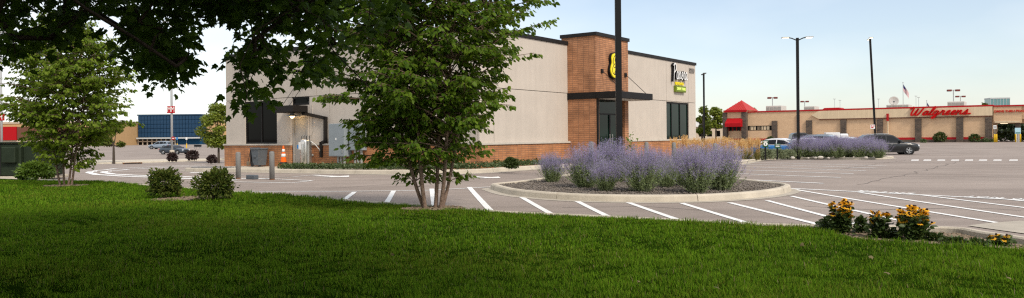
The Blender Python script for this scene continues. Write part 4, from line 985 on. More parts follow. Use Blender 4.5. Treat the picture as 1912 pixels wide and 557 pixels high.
# small white box truck behind
p = at(1557, 255, 92); t = thing('box_truck', 'small white box truck peeping over the blue grey crossover', 'truck', (p.x, p.y, gz(p.x, p.y)), R(-15))
MB().bbox(-1.0, .55, -.9, .9, .6, 1.75, .03).obj('cargo_box', M['car_white'], t); MB().bbox(.57, 1.5, -.85, .85, .45, 1.6, .12).obj('cab', M['car_white'], t); MB().box(1.0, 1.52, -.7, .7, 1.2, 1.6).obj('windshield', M['car_glass'], t)
for x in (-.6, 1.0):
    for s_ in (-1, 1): wv = MB(); wv.lathe([(.2, -.1), (.36, -.1), (.36, .1), (.2, .1)], 16); wv = wv.obj('wheel', M['tyre'], t); wv.location = (x, s_ * .85, .36); wv.rotation_euler = (R(90), 0, 0)
# left lot
car_at(326, 288.5, R(-22), 'dark blue grey sedan beside the tall grey light pole', 'car_slate', kind='sedan')
car_at(299, 278.5, R(175), 'pale grey car far behind the dark sedan', 'car_silver', kind='suv')
car_at(75, 281, R(200), 'white car with red lights right of the green utility box', 'car_white', kind='suv')
car_at(100, 277.5, R(190), 'light car parked before the brown store, behind the small birch', 'car_pearl', kind='sedan')

# ------------------------------------------------------------------ the pharmacy across the lot
dW = Vector((math.cos(R(-35.8)), math.sin(R(-35.8)), 0)); nW = Vector((dW.y, -dW.x, 0)) * 1.0     # nW points towards the camera side
if nW.y > 0: nW = -nW
PE = at(1853, 255, 110); PW = Vector((PE.x, PE.y, 0)); WZ = gz(PW.x, PW.y) - .05
def WS(px_, py_=255, off=0.0):
    s_, z_ = on_plane(px_, py_, PW + nW * off, dW); return s_, z_ - WZ
pha = thing('pharmacy_building', 'long tan brick pharmacy with red trim and dark stone pilasters', 'building', (PW.x, PW.y, WZ), R(-35.8))
# local: x along the front to the right (0 at the right end), -y towards the camera
XL0 = WS(1352)[0]; HWp = WS(1800, 200)[1]; xl = WS(1396)[0]; bandb = WS(1700, 219)[1]; bandt = WS(1700, 203)[1]
wy0, wy1 = WS(1420, 244)[1], WS(1420, 235)[1]; ww0, ww1 = WS(1396)[0], WS(1443)[0]
mb = MB(); mb.box(ww1, 0, 0, 11, 0, HWp); mb.box(XL0, ww1, .0, 11, wy1, HWp); mb.box(XL0, ww1, 0, 11, 0, wy0); mb.obj('wall', M['tan_brick'], pha)
MB().box(XL0 + .1, ww1, .12, .18, wy0, wy1).obj('strip_window', M['glass_dark'], pha)
for k in range(1, 8):
    q_ = ww0 + (ww1 - ww0) * k / 8; MB().box(q_ - .04, q_ + .04, .06, .12, wy0, wy1).obj('window_bar', M['bronze'], pha)
for k, (c, w_) in enumerate(((.2, .5), (.45, .35), (.72, .7))):
    q_ = ww0 + (ww1 - ww0) * c; MB().box(q_ - w_, q_ + w_, .10, .118, wy0 + .1, wy1 - .1).obj('window_poster', M['tan_band' if k != 1 else 'wood_chip'], pha)
mb = MB(); mb.box(XL0, .12, -.12, .3, HWp, HWp + .22); mb.box(-.3, .12, .3, 11, HWp, HWp + .22); mb.obj('red_coping', M['red_trim'], pha)
b0x = WS(1515, 210)[0]; bm_ = (bandb + bandt) / 2
MB().prism([(b0x, -.01, bm_), (b0x + 1.2, -.01, bandb), (0.05, -.01, bandb), (.05, -.01, bandt), (b0x + 1.2, -.01, bandt)], (0, -.22, 0)).obj('sign_band', M['tan_band'], pha)
MB().box(b0x + 1.2, .05, -.26, -.005, bandb - .14, bandb - .01).obj('band_trim', M['brown_store'], pha)
rz0, rz1 = WS(1700, 261)[1], WS(1700, 257)[1]
MB().box(XL0, .04, -.08, -.002, rz0, rz1).obj('red_stripe', M['red_trim'], pha); MB().box(XL0, .04, -.14, -.001, -.3, rz0 - .003).obj('stone_base', M['dark_stone'], pha)
for a, b, ty_ in ((1442, 1452, 226), (1506, 1517, 225), (1570, 1581, 224), (1638, 1649, 223), (1709, 1721, 222), (1786, 1799, 220), (1840, 1853, 219)):
    x0, x1 = WS(a)[0], WS(b)[0]; MB().box(x0, x1, -.30, -.003, -.3, min(bandb - .16, WS(a, ty_)[1])).obj('pilaster', M['dark_stone'], pha)
x_ = WS(1658.5)[0]; mb = MB(); mb.box(x_ - .16, x_ + .16, -.4, -.27, bandb - .5, bandb + .6); mb.obj('downpipe_head', M['red_trim'], pha); MB().tube([(x_, -.2, 0), (x_, -.2, bandb - .5)], .1, 8).obj('downpipe', M['tan_band'], pha)
x_ = WS(1485)[0]; MB().tube([(x_ + .5, -.15, .4), (x_ + .5, -.15, WS(1490, 212)[1])], .12, 8).obj('downpipe', M['red_trim'], pha)
# entrance corner tower
a0, a1 = WS(1350, 255, .6)[0], WS(1394, 255, .6)[0]; tz = WS(1372, 206, .6)[1]
mb = MB(); mb.box(a0, a1, -.6, 5, WS(1370, 233, .6)[1], tz); mb.box(a0 + .01, a1 - .01, .9, 8, -.2, 3.5); mb.obj('entrance_tower', M['tan_brick'], pha)
for q0, q1 in ((WS(1350, 255, .7)[0], WS(1357.5, 255, .7)[0]), (WS(1385, 255, .7)[0], WS(1394, 255, .7)[0])): MB().box(q0, q1, -.85, -.3 if False else 1.0, -.3, WS(1390, 209.5, .7)[1]).obj('stone_pier', M['dark_stone'], pha)
r0, r1 = WS(1353, 205, .9)[0], WS(1394.5, 205, .9)[0]; ap = WS(1378, 188.5, -3)[1]; cxr = (r0 + r1) / 2
rf = MB(); rf.add([(r0,-1.0,tz-.05),(r1,-1.0,tz-.05),(r1,5.2,tz-.05),(r0,5.2,tz-.05),(cxr,2.0,ap),(cxr,2.3,ap)], [(0,1,4),(1,2,5,4),(2,3,5),(3,0,4,5),(3,2,1,0)]); rf = rf.obj('tower_roof', M['roof_red'], pha)
for k in range(1, 12):
    f = k / 12; x = r0 + (r1 - r0) * f; tt = 1 - abs(f - .5) * 2; yy_ = -1.0 + 3.0 * tt; zz_ = tz - .05 + (ap - tz + .05) * tt
    MB().tube([(x, -1.0, tz - .02), (x, yy_, zz_ + .03)], .05, 4).obj('roof_rib', M['red_trim'], rf)
MB().box(r0 - .05, r1 + .05, -1.08, -1.01, tz - .35, tz).obj('roof_fascia', M['red'], rf)
aw0, aw1 = WS(1356, 230, 1.2)[0], WS(1385, 230, 1.2)[0]; az0, az1 = WS(1370, 237, 1.2)[1], WS(1370, 221, .7)[1]
MB().prism([(aw0, -.62, az1), (aw0, -1.9, az0 + .6), (aw0, -1.9, az0), (aw0, -.62, az0)], (aw1 - aw0, 0, 0)).obj('red_awning', M['red'], pha)
mb = MB(); mb.box(aw0, aw1, .2, .26, -.2, 3.2); mb.obj('entrance_glass', M['glass_dark'], pha)
for f in (.0, .25, .5, .75, 1.0): q_ = aw0 + (aw1 - aw0) * f; MB().box(q_ - .07, q_ + .07, .08, .19, -.2, 3.2).obj('door_mullion', M['red'], pha)
for f in (.13, .88): q_ = aw0 + (aw1 - aw0) * f; MB().box(q_ - .3, q_ + .3, .05, .075, .3, 1.9).obj('door_poster', M['sky_blue_sign'], pha)
# drive-through canopy
cz0_, cz1_ = WS(1880, 230)[1], WS(1880, 199)[1]; xe = WS(1908)[0]
mb = MB(); mb.box(.14, xe, .1, 12, cz0_, cz1_); dc = mb.obj('drive_canopy', M['tan_brick'], pha); MB().box(.16, xe + 4, .0, 12.1, cz1_, cz1_ + .2).obj('canopy_coping', M['red_trim'], dc); MB().box(xe, xe + 4, .3, 12, WS(1910, 222)[1], cz1_ - .01).obj('canopy_return', M['tan_brick'], dc)
MB().box(.3, xe - .2, .04, .099, cz0_ + .05, cz0_ + .3).obj('canopy_trim', M['tan_band'], dc)
x0, x1 = WS(1895.5)[0], WS(1905)[0]; MB().box(x0, x1, .5, 1.6, -.3, cz0_).obj('canopy_pier', M['dark_stone'], pha)
x_ = WS(1873)[0]; MB().bbox(x_ - .45, x_ + .45, 2, 2.3, cz0_ - .08, cz0_ - .01, .02).obj('canopy_light', M['led_soft'], dc)
# pharmacy letters
def pw(s_, y_, z_): return PW + dW * s_ - nW * y_ + Vector((0, 0, WZ + z_))
s0, z0_ = WS(1694, 216, .3); s1 = WS(1816, 216, .3)[0]; tot = sum(GL[c][0] for c in 'Walgreens') + .9; H1 = (s1 - s0) / tot
sg = thing('pharmacy_name_sign', 'red flowing script letters on the tan band of the pharmacy', 'sign', tuple(pw(s0 + H1 * .2, -.26, z0_ - .0)), R(-35.8))
script_word(sg, 'Walgreens', H1, H1 * .25, .3, wall_frame(Vector((0, 0, 0)), Vector((1, 0, 0)), Vector((0, -1, 0))), M['red_sign'], .42)
for ltr in sg.children: ltr.scale = (1, 1, .78)
t = thing('drive_through_lettering', 'red DRIVE THRU PHARMACY letters on the canopy at the right edge', 'sign', tuple(pw(.25, .05, WS(1880, 208)[1])), R(-35.8))
me = text_mesh('DRIVE THRU PHARMACY', .44, .05, M['red_sign'], 1.0, .012, 'LEFT')
for v in me.vertices: v.co = (v.co.x, -.06 - v.co.z, v.co.y)
link('lettering', me, t)
# roof gear: each unit its own thing
def roof_box(px0, px1, py0, lab, off=-6, mt='roof_unit', dep=3):
    x0, x1 = WS(px0, 200, off)[0], WS(px1, 200, off)[0]; zt = WS((px0 + px1) / 2, py0, off)[1]; c = (x0 + x1) / 2
    t = thing('roof_unit', lab, 'roof unit', tuple(pw(c, -off, HWp - .4)), R(-35.8), 'units on the pharmacy roof'); hw = (x1 - x0) / 2
    MB().bbox(-hw, hw, 0, dep, 0, zt - HWp + .4, .05).obj('housing', M[mt], t)
    for k in range(4): q_ = -hw + (k + .5) * hw / 2; MB().box(q_ - hw * .2, q_ + hw * .2, -.04, -.003, (zt - HWp) * .3 + .4, (zt - HWp) * .8 + .4).obj('louvre', M['galv'], t)
    return t
roof_box(1430, 1459, 197.5, 'pale boxy roof unit behind the twin red lamps, left on the pharmacy roof'); roof_box(1501, 1521, 198.5, 'low grey roof unit in the middle of the pharmacy roof')
roof_box(1655, 1697, 195.5, 'long low roof unit below the satellite dish'); roof_box(1769, 1801, 189.5, 'stepped grey roof unit near the right end of the pharmacy roof'); roof_box(1521, 1655, 203.5, 'long low parapet box on the rear of the pharmacy roof', -14); 
t = thing('roof_peak', 'small red roof hump in the middle of the pharmacy roof', 'roof', tuple(pw(WS(1553, 205, -10)[0], 10, HWp - .2)), R(-35.8)); MB().prism([(-2.6, 0, 0), (2.6, 0, 0), (1.2, 0, .95), (-1.2, 0, .95)], (0, 3, 0)).obj('hump', M['red'], t)
o_ = -5; x_, z_ = WS(1669, 189, o_); t = thing('satellite_dish', 'round grey satellite dish on the pharmacy roof', 'satellite dish', tuple(pw(x_, -o_, HWp - .3)), R(-35.8 + 10)); h_ = z_ - HWp + .3
ds = MB(); ds.lathe([(.02, .0), (.3, .03), (.55, .10), (.72, .18), (.73, .17), (.55, .08), (.3, .01)], 24); ds = ds.obj('dish', M['roof_unit'], t, True); ds.location = (0, -.1, h_); ds.rotation_euler = (R(80), 0, 0)
MB().tube([(0, 0, 0), (0, 0, h_)], .05, 8).obj('mast', M['galv'], t); MB().tube([(0, -.2, h_ - .6), (0, -.75, h_ - .1)], .03, 6).obj('feed_arm', M['galv'], t); MB().bbox(-.13, .13, -.85, -.65, h_ - .22, h_ - .02, .03).obj('feed', M['can_grey'], t)
def twin_lamp(px_, top, Y_, lab, half):
    p = at(px_, 255, Y_); z = gz(p.x, p.y); h = at(px_, top, Y_).z - z; t = thing('twin_lamp', lab, 'lamp post', (p.x, p.y, z), R(-10), 'red headed lamps behind the pharmacy')
    MB().tube([(0, 0, 0), (0, 0, h)], .09, 8).obj('pole', M['pole_grey'], t); MB().tube([(-half, 0, h), (half, 0, h)], .05, 6).obj('crossbar', M['pole_rust'], t)
    for s_ in (-1, 1): MB().bbox(s_ * half - .38, s_ * half + .38, -.3, .3, h - .25, h + .12, .04).obj('lamp_head', M['pole_rust'], t)
    return t
twin_lamp(1443, 182.5, 160, 'twin red headed lamp above the pale boxy roof unit', .62); twin_lamp(1503, 189.5, 190, 'smaller twin red headed lamp left of the pharmacy roof middle', .6)
twin_lamp(1781, 168.5, 150, 'taller twin red headed lamp near the right end of the pharmacy roof', .75); twin_lamp(1794, 180, 185, 'lower twin red headed lamp right of the taller one', .7)
def thin_pole(px_, top, Y_, lab, r=.06):
    p = at(px_, 255, Y_); z = gz(p.x, p.y); h = at(px_, top, Y_).z - z; t = thing('distant_pole', lab, 'pole', (p.x, p.y, z), 0, 'thin poles behind the pharmacy'); MB().lathe([(r, 0), (r * .8, h), (.02, h + .05)], 8).obj('pole', M['pole_grey'], t); MB().bbox(-.3, .3, -.12, .12, h + .0, h + .13, .02).obj('lamp_head', M['pole_grey'], t)
for x, y, lb in ((1559, 185.5, 'left one of a pair of thin poles behind the pharmacy roof'), (1569, 188, 'right one of a pair of thin poles behind the pharmacy roof'), (1641, 185.5, 'thin pole behind the roof left of the satellite dish'), (1711, 180, 'left thin pole between flag and script letters'), (1716, 182.5, 'right thin pole between flag and script letters')): thin_pole(x, y, 200, lb)
# flags
fl = bpy.data.materials.new('flag_cloth'); fl.use_nodes = True; n = fl.node_tree; p_ = n.nodes['Principled BSDF']; tcn = n.nodes.new('ShaderNodeTexCoord'); sp = n.nodes.new('ShaderNodeSeparateXYZ'); n.links.new(tcn.outputs['Object'], sp.inputs['Vector'])
wvn = n.nodes.new('ShaderNodeMath'); wvn.operation = 'MULTIPLY'; wvn.inputs[1].default_value = 6.5 / 1.5; n.links.new(sp.outputs['Z'], wvn.inputs[0]); fr_ = n.nodes.new('ShaderNodeMath'); fr_.operation = 'FRACT'; n.links.new(wvn.outputs[0], fr_.inputs[0]); gt = n.nodes.new('ShaderNodeMath'); gt.operation = 'GREATER_THAN'; gt.inputs[1].default_value = .5; n.links.new(fr_.outputs[0], gt.inputs[0])
mxx = n.nodes.new('ShaderNodeMixRGB'); mxx.inputs[1].default_value = (.5,.03,.04,1); mxx.inputs[2].default_value = (.7,.7,.7,1); n.links.new(gt.outputs[0], mxx.inputs[0]); n.links.new(mxx.outputs[0], p_.inputs['Base Color']); M['flag_cloth'] = fl; mat('flag_blue', (.02,.03,.12), .8)
def flag(px_, top, Y_, lab, L_=2.6, Hh=1.5):
    p = at(px_, 255, Y_); z = gz(p.x, p.y); h = at(px_, top, Y_).z - z; t = thing('flagpole', lab, 'flag', (p.x, p.y, z), R(-20))
    MB().lathe([(.09, 0), (.05, h), (.11, h + .02), (.11, h + .15), (.02, h + .2)], 10).obj('pole', M['pole_grey'], t)
    mb = MB(); vs = []; nn = 10
    for i in range(nn + 1):
        f = i / nn; x = .06 + f * L_ * .42; y = .12 * math.sin(f * 7); dz = -f * L_ * .75
        vs += [(x, y, -.3 + dz), (x, y + .02, -.3 - Hh + dz * .9)]
    mb.add(vs, [(2 * i, 2 * i + 1, 2 * i + 3, 2 * i + 2) for i in range(nn)]); fo = mb.obj('flag_cloth', M['flag_cloth'], t); fo.location = (0, 0, h)
    mb = MB(); mb.add([(vs[2*i][0], vs[2*i][1] - .012, vs[2*i][2]) for i in range(5)] + [(vs[2*i+1][0], vs[2*i+1][1] - .012, (vs[2*i][2] + vs[2*i+1][2]) / 2) for i in range(5)], [(i, i + 5, i + 6, i + 1) for i in range(4)]); cn_ = mb.obj('canton', M['flag_blue'], fo)
flag(1687, 155, 170, 'tall flagpole with a drooping striped flag behind the pharmacy'); flag(1731, 189, 175, 'short flagpole just above the script letters of the pharmacy', 1.8, 1.2)
# glass block far behind on the right
p = at(1868, 255, 260); t = thing('glass_office', 'pale teal glass office block far behind the pharmacy canopy', 'building', (p.x, p.y, 0), R(-15)); hh = at(1868, 183, 260).z
MB().box(-2.9, 2.9, .0, 6, 0, hh - .3).obj('glass_wall', M['glass_teal'], t); MB().box(-3.0, 3.0, -.1, 6.1, hh - .3, hh + .1).obj('roof', M['glass_frame'], t)
for k in range(7): q_ = -2.9 + k * 5.8 / 6; MB().box(q_ - .06, q_ + .06, -.08, -.005, 0, hh - .3).obj('mullion', M['glass_frame'], t)
# signs, bollards near the drive-through
def bolY(px_, Y_, h, lab):
    p = at(px_, 255, Y_); t = thing('yellow_bollard', lab, 'bollard', (p.x, p.y, gz(p.x, p.y)), 0, 'yellow bollards at the drive-through'); MB().lathe([(.11, -.05), (.11, h - .06), (.08, h - .01), (.03, h)], 12).obj('post', M['yellow'], t, True)
for x, lb in ((1857, 'yellow bollard below the small white sign, left one'), (1860.5, 'yellow bollard below the small white sign, right one'), (1896.5, 'yellow bollard left of the pale blue panel'), (1905, 'yellow bollard right of the pale blue panel')): bolY(x, 108, 1.15, lb)
p = at(1857.7, 255, 109); t = thing('small_sign', 'small white square sign on a thin post at the pharmacy corner', 'sign', (p.x, p.y, gz(p.x, p.y)), R(-20)); zt = at(1857.7, 234, 109).z - p.z + p.z - gz(p.x, p.y)
MB().tube([(0, 0, 0), (0, 0, zt)], .035, 6).obj('post', M['galv'], t); MB().bbox(-.2, .2, -.06, -.036, zt - .55, zt, .008).obj('plate', M['white_plastic'], t); MB().box(-.14, .14, -.066, -.061, zt - .45, zt - .12).obj('print', M['pole_grey'], t)
p = at(1900.5, 255, 107); t = thing('notice_panel', 'pale blue notice panel standing between two yellow bollards', 'sign', (p.x, p.y, gz(p.x, p.y)), R(-15)); MB().bbox(-.36, .36, -.05, .05, 1.15, 2.0, .02).obj('panel', M['sky_blue_sign'], t); MB().box(-.3, .3, -.056, -.051, 1.2, 1.42).obj('lower_print', M['glass_teal'], t)
for q_ in (-.12, .12): MB().tube([(q_, 0, 0), (q_, 0, 1.15)], .05, 6).obj('leg', M['white_plastic'], t)
p = at(1630, 255, 63.5); t = thing('lane_sign', 'pinkish red sign plate on a bracket beside the thin black lamp post', 'sign', (p.x, p.y, gz(p.x, p.y)), R(-5)); zt = at(1630, 237, 63.5).z - gz(p.x, p.y)
MB().bbox(-.20, .16, -.02, .0, zt - .17, zt + .17, .006).obj('plate', M['white_plastic'], t); MB().tube([(.2, .03, zt), (-.1, .03, zt)], .02, 6).obj('bracket', M['pole_black'], t)
MB().tube([(.2, .03, 0), (.2, .03, zt + .1)], .03, 6).obj('post', M['pole_black'], t)
for a, b in ((-.14, .07), (.03, .07), (-.06, -.05), (-.14, -.06)): MB().bbox(a, a + .1, -.027, -.0205, zt + b - .045, zt + b + .045, .002).obj('red_mark', M['red_sign'], t)
# pick-up signs in the far island
for px_, py0, py1, lab, circ in ((1429, 262, 275, 'dark green pick-up sign with a white disc on a post', True), (1451.5, 268.5, 277, 'low dark green sign just right of the white disc sign', False)):
    Y_ = 45.5; p = at(px_, 255, Y_); z = gz(p.x, p.y) + .1; t = thing('pickup_sign', lab, 'sign', (p.x, p.y, z), R(-8)); za, zb_ = at(px_, py1, Y_).z - z, at(px_, py0, Y_).z - z
    hw_ = 5.2 / F * Y_; MB().bbox(-hw_, hw_, -.03, .03, za, zb_, .008).obj('plate', M['trans_sign'], t); MB().box(-.04, .04, .035, .09, 0, zb_ - .05).obj('post', M['pole_black'], t)
    if circ:
        ds = MB(); ds.lathe([(.12, 0), (.12, .012), (.105, .014)], 20); ds = ds.obj('disc', M['white_plastic'], t); ds.location = (0, -.031, za + .19); ds.rotation_euler = (R(90), 0, 0)
        MB().bbox(-.02, .02, -.055, -.046, za + .13, za + .25, .003).obj('digit', M['trans_sign'], t); MB().box(-.12, .12, -.036, -.031, zb_ - .09, zb_ - .05).obj('print', M['white_plastic'], t)
    else:
        for k in range(2): MB().box(-.11, .11, -.036, -.031, za + .08 + k * .09, za + .12 + k * .09).obj('print', M['white_plastic'], t)

# ------------------------------------------------------------------ stores and poles on the left
Yb = 225; p = at(296, 255, Yb); q = at(376, 255, Yb)
def LH(py_, Y_=Yb, px_=330): return at(px_, py_, Y_).z
t = thing('blue_store', 'big store front of dark blue glass panels with a blue wall below', 'building', (p.x, Yb, 0)); Wd = q.x - p.x; zt, zm, zb_ = LH(214.5), LH(256), LH(270.5)
MB().box(-6, Wd, .3, 30, -1, zt - .2).obj('wall', M['blue_paint'], t); MB().box(-6.2, Wd + .1, -.15, 30.1, zt - .2, zt + .15).obj('coping', M['blue_panel'], t)
nc, nr = 15, 5
pm = MB().box(.06, 1, 0, .25, .06, 1) and None
cw = (Wd + 6) / (nc + 5); ch = (zt - .25 - zm) / nr; base = MB(); base.bbox(.05, cw - .05, 0, .28, .05, ch - .05, .02); me = base.mesh('glass_panel', M['blue_panel'])
for i in range(nc + 5):
    for j in range(nr): link('glass_panel', me, t, (-6 + i * cw, 0, zm + j * ch))
MB().box(-6, Wd + .1, -1.2, .0, zm - .5, zm - .1).obj('entrance_canopy', M['glass_frame'], t)
x0 = at(293, 255, Yb).x - p.x; x1 = at(327, 255, Yb).x - p.x
MB().box(-6, x1, .1, .29, -.8, zm - .55).obj('shop_window', M['glass_dark'], t)
for k in range(9): q_ = -6 + (x1 + 6) * k / 8; MB().box(q_ - .15, q_ + .15, -.05, .09, -.8, zm - .55).obj('window_post', M['light_store'], t)
MB().box(-6, x1, -.04, .08, zm - 1.4, zm - 1.1).obj('window_rail', M['light_store'], t)
t = thing('tan_store_wing', 'plain tan store wing right of the blue glass front', 'building', (q.x + .15, Yb + 3, 0)); z2 = LH(227, Yb + 3, 386)
MB().box(0, 12, 0, 25, -1, z2).obj('wall', M['tan_store'], t); MB().box(-.05, 12.1, -.12, 25.1, z2, z2 + .4).obj('coping', M['light_store'], t); MB().box(0, 12, -.06, -.002, z2 * .2, z2 * .28).obj('trim_band', M['light_store'], t)
p1 = at(-60, 255, Yb - 20); p2 = at(282, 255, Yb - 5)
t = thing('brown_store', 'long brown and tan store with a red block at its left end', 'building', (p1.x, Yb - 15, 0)); Wd2 = p.x - p1.x - 6.3; zt = at(60, 231, Yb - 15).z; zr = at(20, 237, Yb - 15).z
f_ = lambda px_: at(px_, 250, Yb - 15).x - p1.x
MB().box(0, Wd2, 0, 25, -1, zt).obj('wall', M['tan_store'], t); MB().box(-.1, Wd2 + .1, -.2, 25, zt, zt + .5).obj('coping', M['light_store'], t)
MB().box(f_(33), f_(150), -.3, -.005, at(60, 260, Yb - 15).z, at(60, 237, Yb - 15).z).obj('brown_panel', M['brown_store'], t); MB().box(f_(-2), f_(33), -.6, -.005, at(20, 262, Yb - 15).z, zr).obj('red_block', M['red'], t)
MB().box(f_(-40), Wd2, -.2, -.003, -1, at(60, 262, Yb - 15).z).obj('base_band', M['light_store'], t)
def sign_pole(px_, py_top, py_sign, Y_, txt, lab, base_py=None, red=False):
    p = at(px_, 255, Y_); z = gz(p.x, p.y); h = at(px_, py_top, Y_).z - z; t = thing('row_marker_pole', lab, 'light pole', (p.x, p.y, z))
    r = 2.1 / F * Y_; MB().lathe([(r, 0), (r * .95, h * .45), (r * .7, h), (.03, h + .1)], 14).obj('pole', M['pole_grey'], t, True); MB().lathe([(r * 2, 0), (r * 2, .8), (r * 1.8, .85)], 14).obj('concrete_base', M['concrete'], t)
    zs = at(px_, py_sign, Y_).z - z; hw_ = 7.5 / F * Y_; hh_ = 6.5 / F * Y_; MB().bbox(-hw_, hw_, -r - .08, -r - .01, zs - hh_, zs + hh_, .02).obj('sign_plate', M['red'], t)
    me = fit(text_mesh(txt, hh_ * 2.2, .01, M['white_plastic'], .9, .0), hw_ * (1.7 if len(txt) > 1 else 1.0))
    for v in me.vertices: v.co = (v.co.x, -r - .09 - v.co.z, v.co.y + zs)
    link('sign_letters', me, t)
    if red:
        zs2 = at(px_, 258.5, Y_).z - z; x2 = 3.2 / F * Y_; ds = MB(); ds.lathe([(x2, 0), (x2, .03)], 20); ds = ds.obj('round_sign', M['red'], t); ds.location = (x2 * 1.05, -r - .02, zs2); ds.rotation_euler = (R(90), 0, 0); MB().box(x2 * .4, x2 * 1.7, -r - .062, -r - .053, zs2 - x2 * .25, zs2 + x2 * .2).obj('sign_bar', M['white_plastic'], t)
    MB().bbox(-1.1, -.1, -.2, .2, h - .1, h + .08, .03).obj('lamp_head', M['pole_grey'], t); MB().bbox(.1, 1.1, -.2, .2, h - .1, h + .08, .03).obj('lamp_head', M['pole_grey'], t)
sign_pole(321, 40, 205, 104, 'MM', 'tall grey light pole with a red square letter sign beside the dark sedan', red=True)
sign_pole(3, 60, 219, 100, 'H', 'tall grey light pole with a red letter sign at the left edge')
# cart corral and lot signs before the blue store
p = gp(372, 279); t = thing('cart_corral', 'low metal cart corral in the lot before the blue store', 'cart corral', p, R(-20))
for s_ in (-1, 1): MB().tube([(-2, s_ * .8, 0), (-2, s_ * .8, 1.0), (2, s_ * .8, 1.0), (2, s_ * .8, 0)], .035, 6).obj('rail', M['galv'], t); MB().tube([(-2, s_ * .8, .5), (2, s_ * .8, .5)], .03, 6).obj('rail', M['galv'], t)
t2 = thing('shopping_cart', 'dark shopping carts nested in the corral before the blue store', 'cart', p + Vector((-.3, 0, 0)), R(-20)); mb = MB(); mb.add([(-.7,-.25,.45),(.7,-.25,.45),(.7,.25,.45),(-.7,.25,.45),(-.75,-.3,1.0),(.75,-.3,.9),(.75,.3,.9),(-.75,.3,1.0)], [(0,3,2,1),(0,1,5,4),(1,2,6,5),(2,3,7,6),(3,0,4,7)]); mb.obj('basket', M['can_black'], t2)
for x in (-.6, .6):
    for s_ in (-.2, .2): MB().tube([(x, s_, 0), (x, s_, .46)], .03, 6).obj('leg', M['galv'], t2)
for px_, lb in ((331, 'small blue lot sign on a yellow foot left of the blue wall middle'), (348.5, 'small white lot sign on a yellow foot before the blue wall')):
    p = gp(px_, 277); t = thing('lot_sign', lb, 'sign', p); MB().lathe([(.12, 0), (.12, 1.0), (.1, 1.05)], 10).obj('foot', M['yellow'], t); MB().tube([(0, 0, 1), (0, 0, 2.4)], .03, 6).obj('post', M['galv'], t); MB().bbox(-.2, .2, -.05, -.03, 1.9, 2.45, .005).obj('plate', M['blue_label' if px_ < 340 else 'white_plastic'], t)
# kerb across the drive-through loop, storm drain, flat walk behind it
lk = [gp(x, y, 0) for x, y in ((-140, 309), (0, 307.5), (110, 306.5), (200, 306.3), (300, 303.5), (400, 299.8), (430, 297))]
kerb(catmull(lk, 4), outer=-1, name='loop_kerb', gutter=.4, seg=4)
wl = [gp(x, y, .14) for x, y in ((-140, 302), (0, 301.5), (110, 300), (200, 299.5), (300, 297.5), (400, 295.8), (430, 294.5))]
mb = MB(); a_ = catmull(lk, 4); b_ = catmull(wl, 4); vs = [(q_.x, q_.y + .16, gz(q_.x, q_.y) + .147) for q_ in a_] + [(q_.x, q_.y, gz(q_.x, q_.y) + .145) for q_ in b_]; n_ = len(a_)
mb.add(vs, [(i, i + 1, n_ + i + 1, n_ + i) for i in range(n_ - 1)]); struct(mb.obj('verge', M['concrete']))
p = gp(247, 306.5); t = thing('storm_drain', 'dark storm drain mouth in the kerb of the drive-through loop', 'drain', p, math.atan2(lk[4].y - lk[3].y, lk[4].x - lk[3].x)); MB().bbox(-.85, .85, -.16, -.015, .005, .15, .02).obj('drain_mouth', M['rust'], t); MB().box(-.75, .75, -.175, -.161, .03, .11).obj('opening', M['joint'], t)
# green utility box on a pad
p = gp(38, 331.5, .13); t = thing('utility_box', 'large dark green metal utility box at the left edge on the lawn', 'utility box', (p.x - .0, p.y, .10), R(-6))
MB().bbox(-2.2, .55, -.25, 1.75, -.05, .07, .02).obj('concrete_pad', M['concrete'], t)
sc_ = p.y / F; hh = 68 * sc_; w_ = 36 * sc_
MB().bbox(-1.9, w_ * .0, .0, 1.4, .08, hh - .06, .03).obj('case', M['box_green'], t); MB().bbox(.01, w_ * .9, .12, 1.4, .08, hh, .03).obj('side_case', M['box_green'], t)
MB().bbox(-1.95, .02, -.06, 1.45, hh - .055, hh + .0, .02).obj('lid', M['box_green'], t)
MB().bbox(-.62, -.1, -.14, -.005, hh * .42, hh * .86, .03).obj('junction_box', M['box_green'], t)
for x in (-1.35, -.75): MB().bbox(x - .015, x + .015, -.02, -.002, .12, hh - .1, .003).obj('door_seam', M['trim_black'], t)
MB().bbox(-1.3, -1.22, -.05, -.003, hh * .45, hh * .6, .01).obj('handle', M['trim_black'], t)

# ------------------------------------------------------------------ leaves, twigs, trees
def unit(a): return a / np.maximum(1e-9, np.linalg.norm(a, axis=-1, keepdims=True))
MAPLE = (np.array([(0,.36,0.03),(0,0,0),(.20,-.07,-.02),(.50,.10,-.10),(.36,.24,-.05),(.60,.52,-.13),(.31,.50,-.05),(.20,.66,-.04),(0,1.0,-.12),(-.20,.66,-.04),(-.31,.50,-.05),(-.60,.52,-.13),(-.36,.24,-.05),(-.50,.10,-.10),(-.20,-.07,-.02)]),
         np.array([(0, i, i + 1) for i in range(1, 14)] + [(0, 14, 1)]))
OVATE = (np.array([(0,0,0),(0,.45,.03),(0,1.0,-.08),(.27,.18,-.04),(.30,.45,-.06),(.15,.78,-.06),(-.27,.18,-.04),(-.30,.45,-.06),(-.15,.78,-.06)]),
         np.array([(0,3,1),(3,4,1),(4,5,1),(5,2,1),(0,1,6),(6,1,7),(7,1,8),(8,1,2)]))
LANCE = (np.array([(0,0,0),(.16,.4,.0),(0,1,-.1),(-.16,.4,.0)]), np.array([(0,1,3),(1,2,3)]))
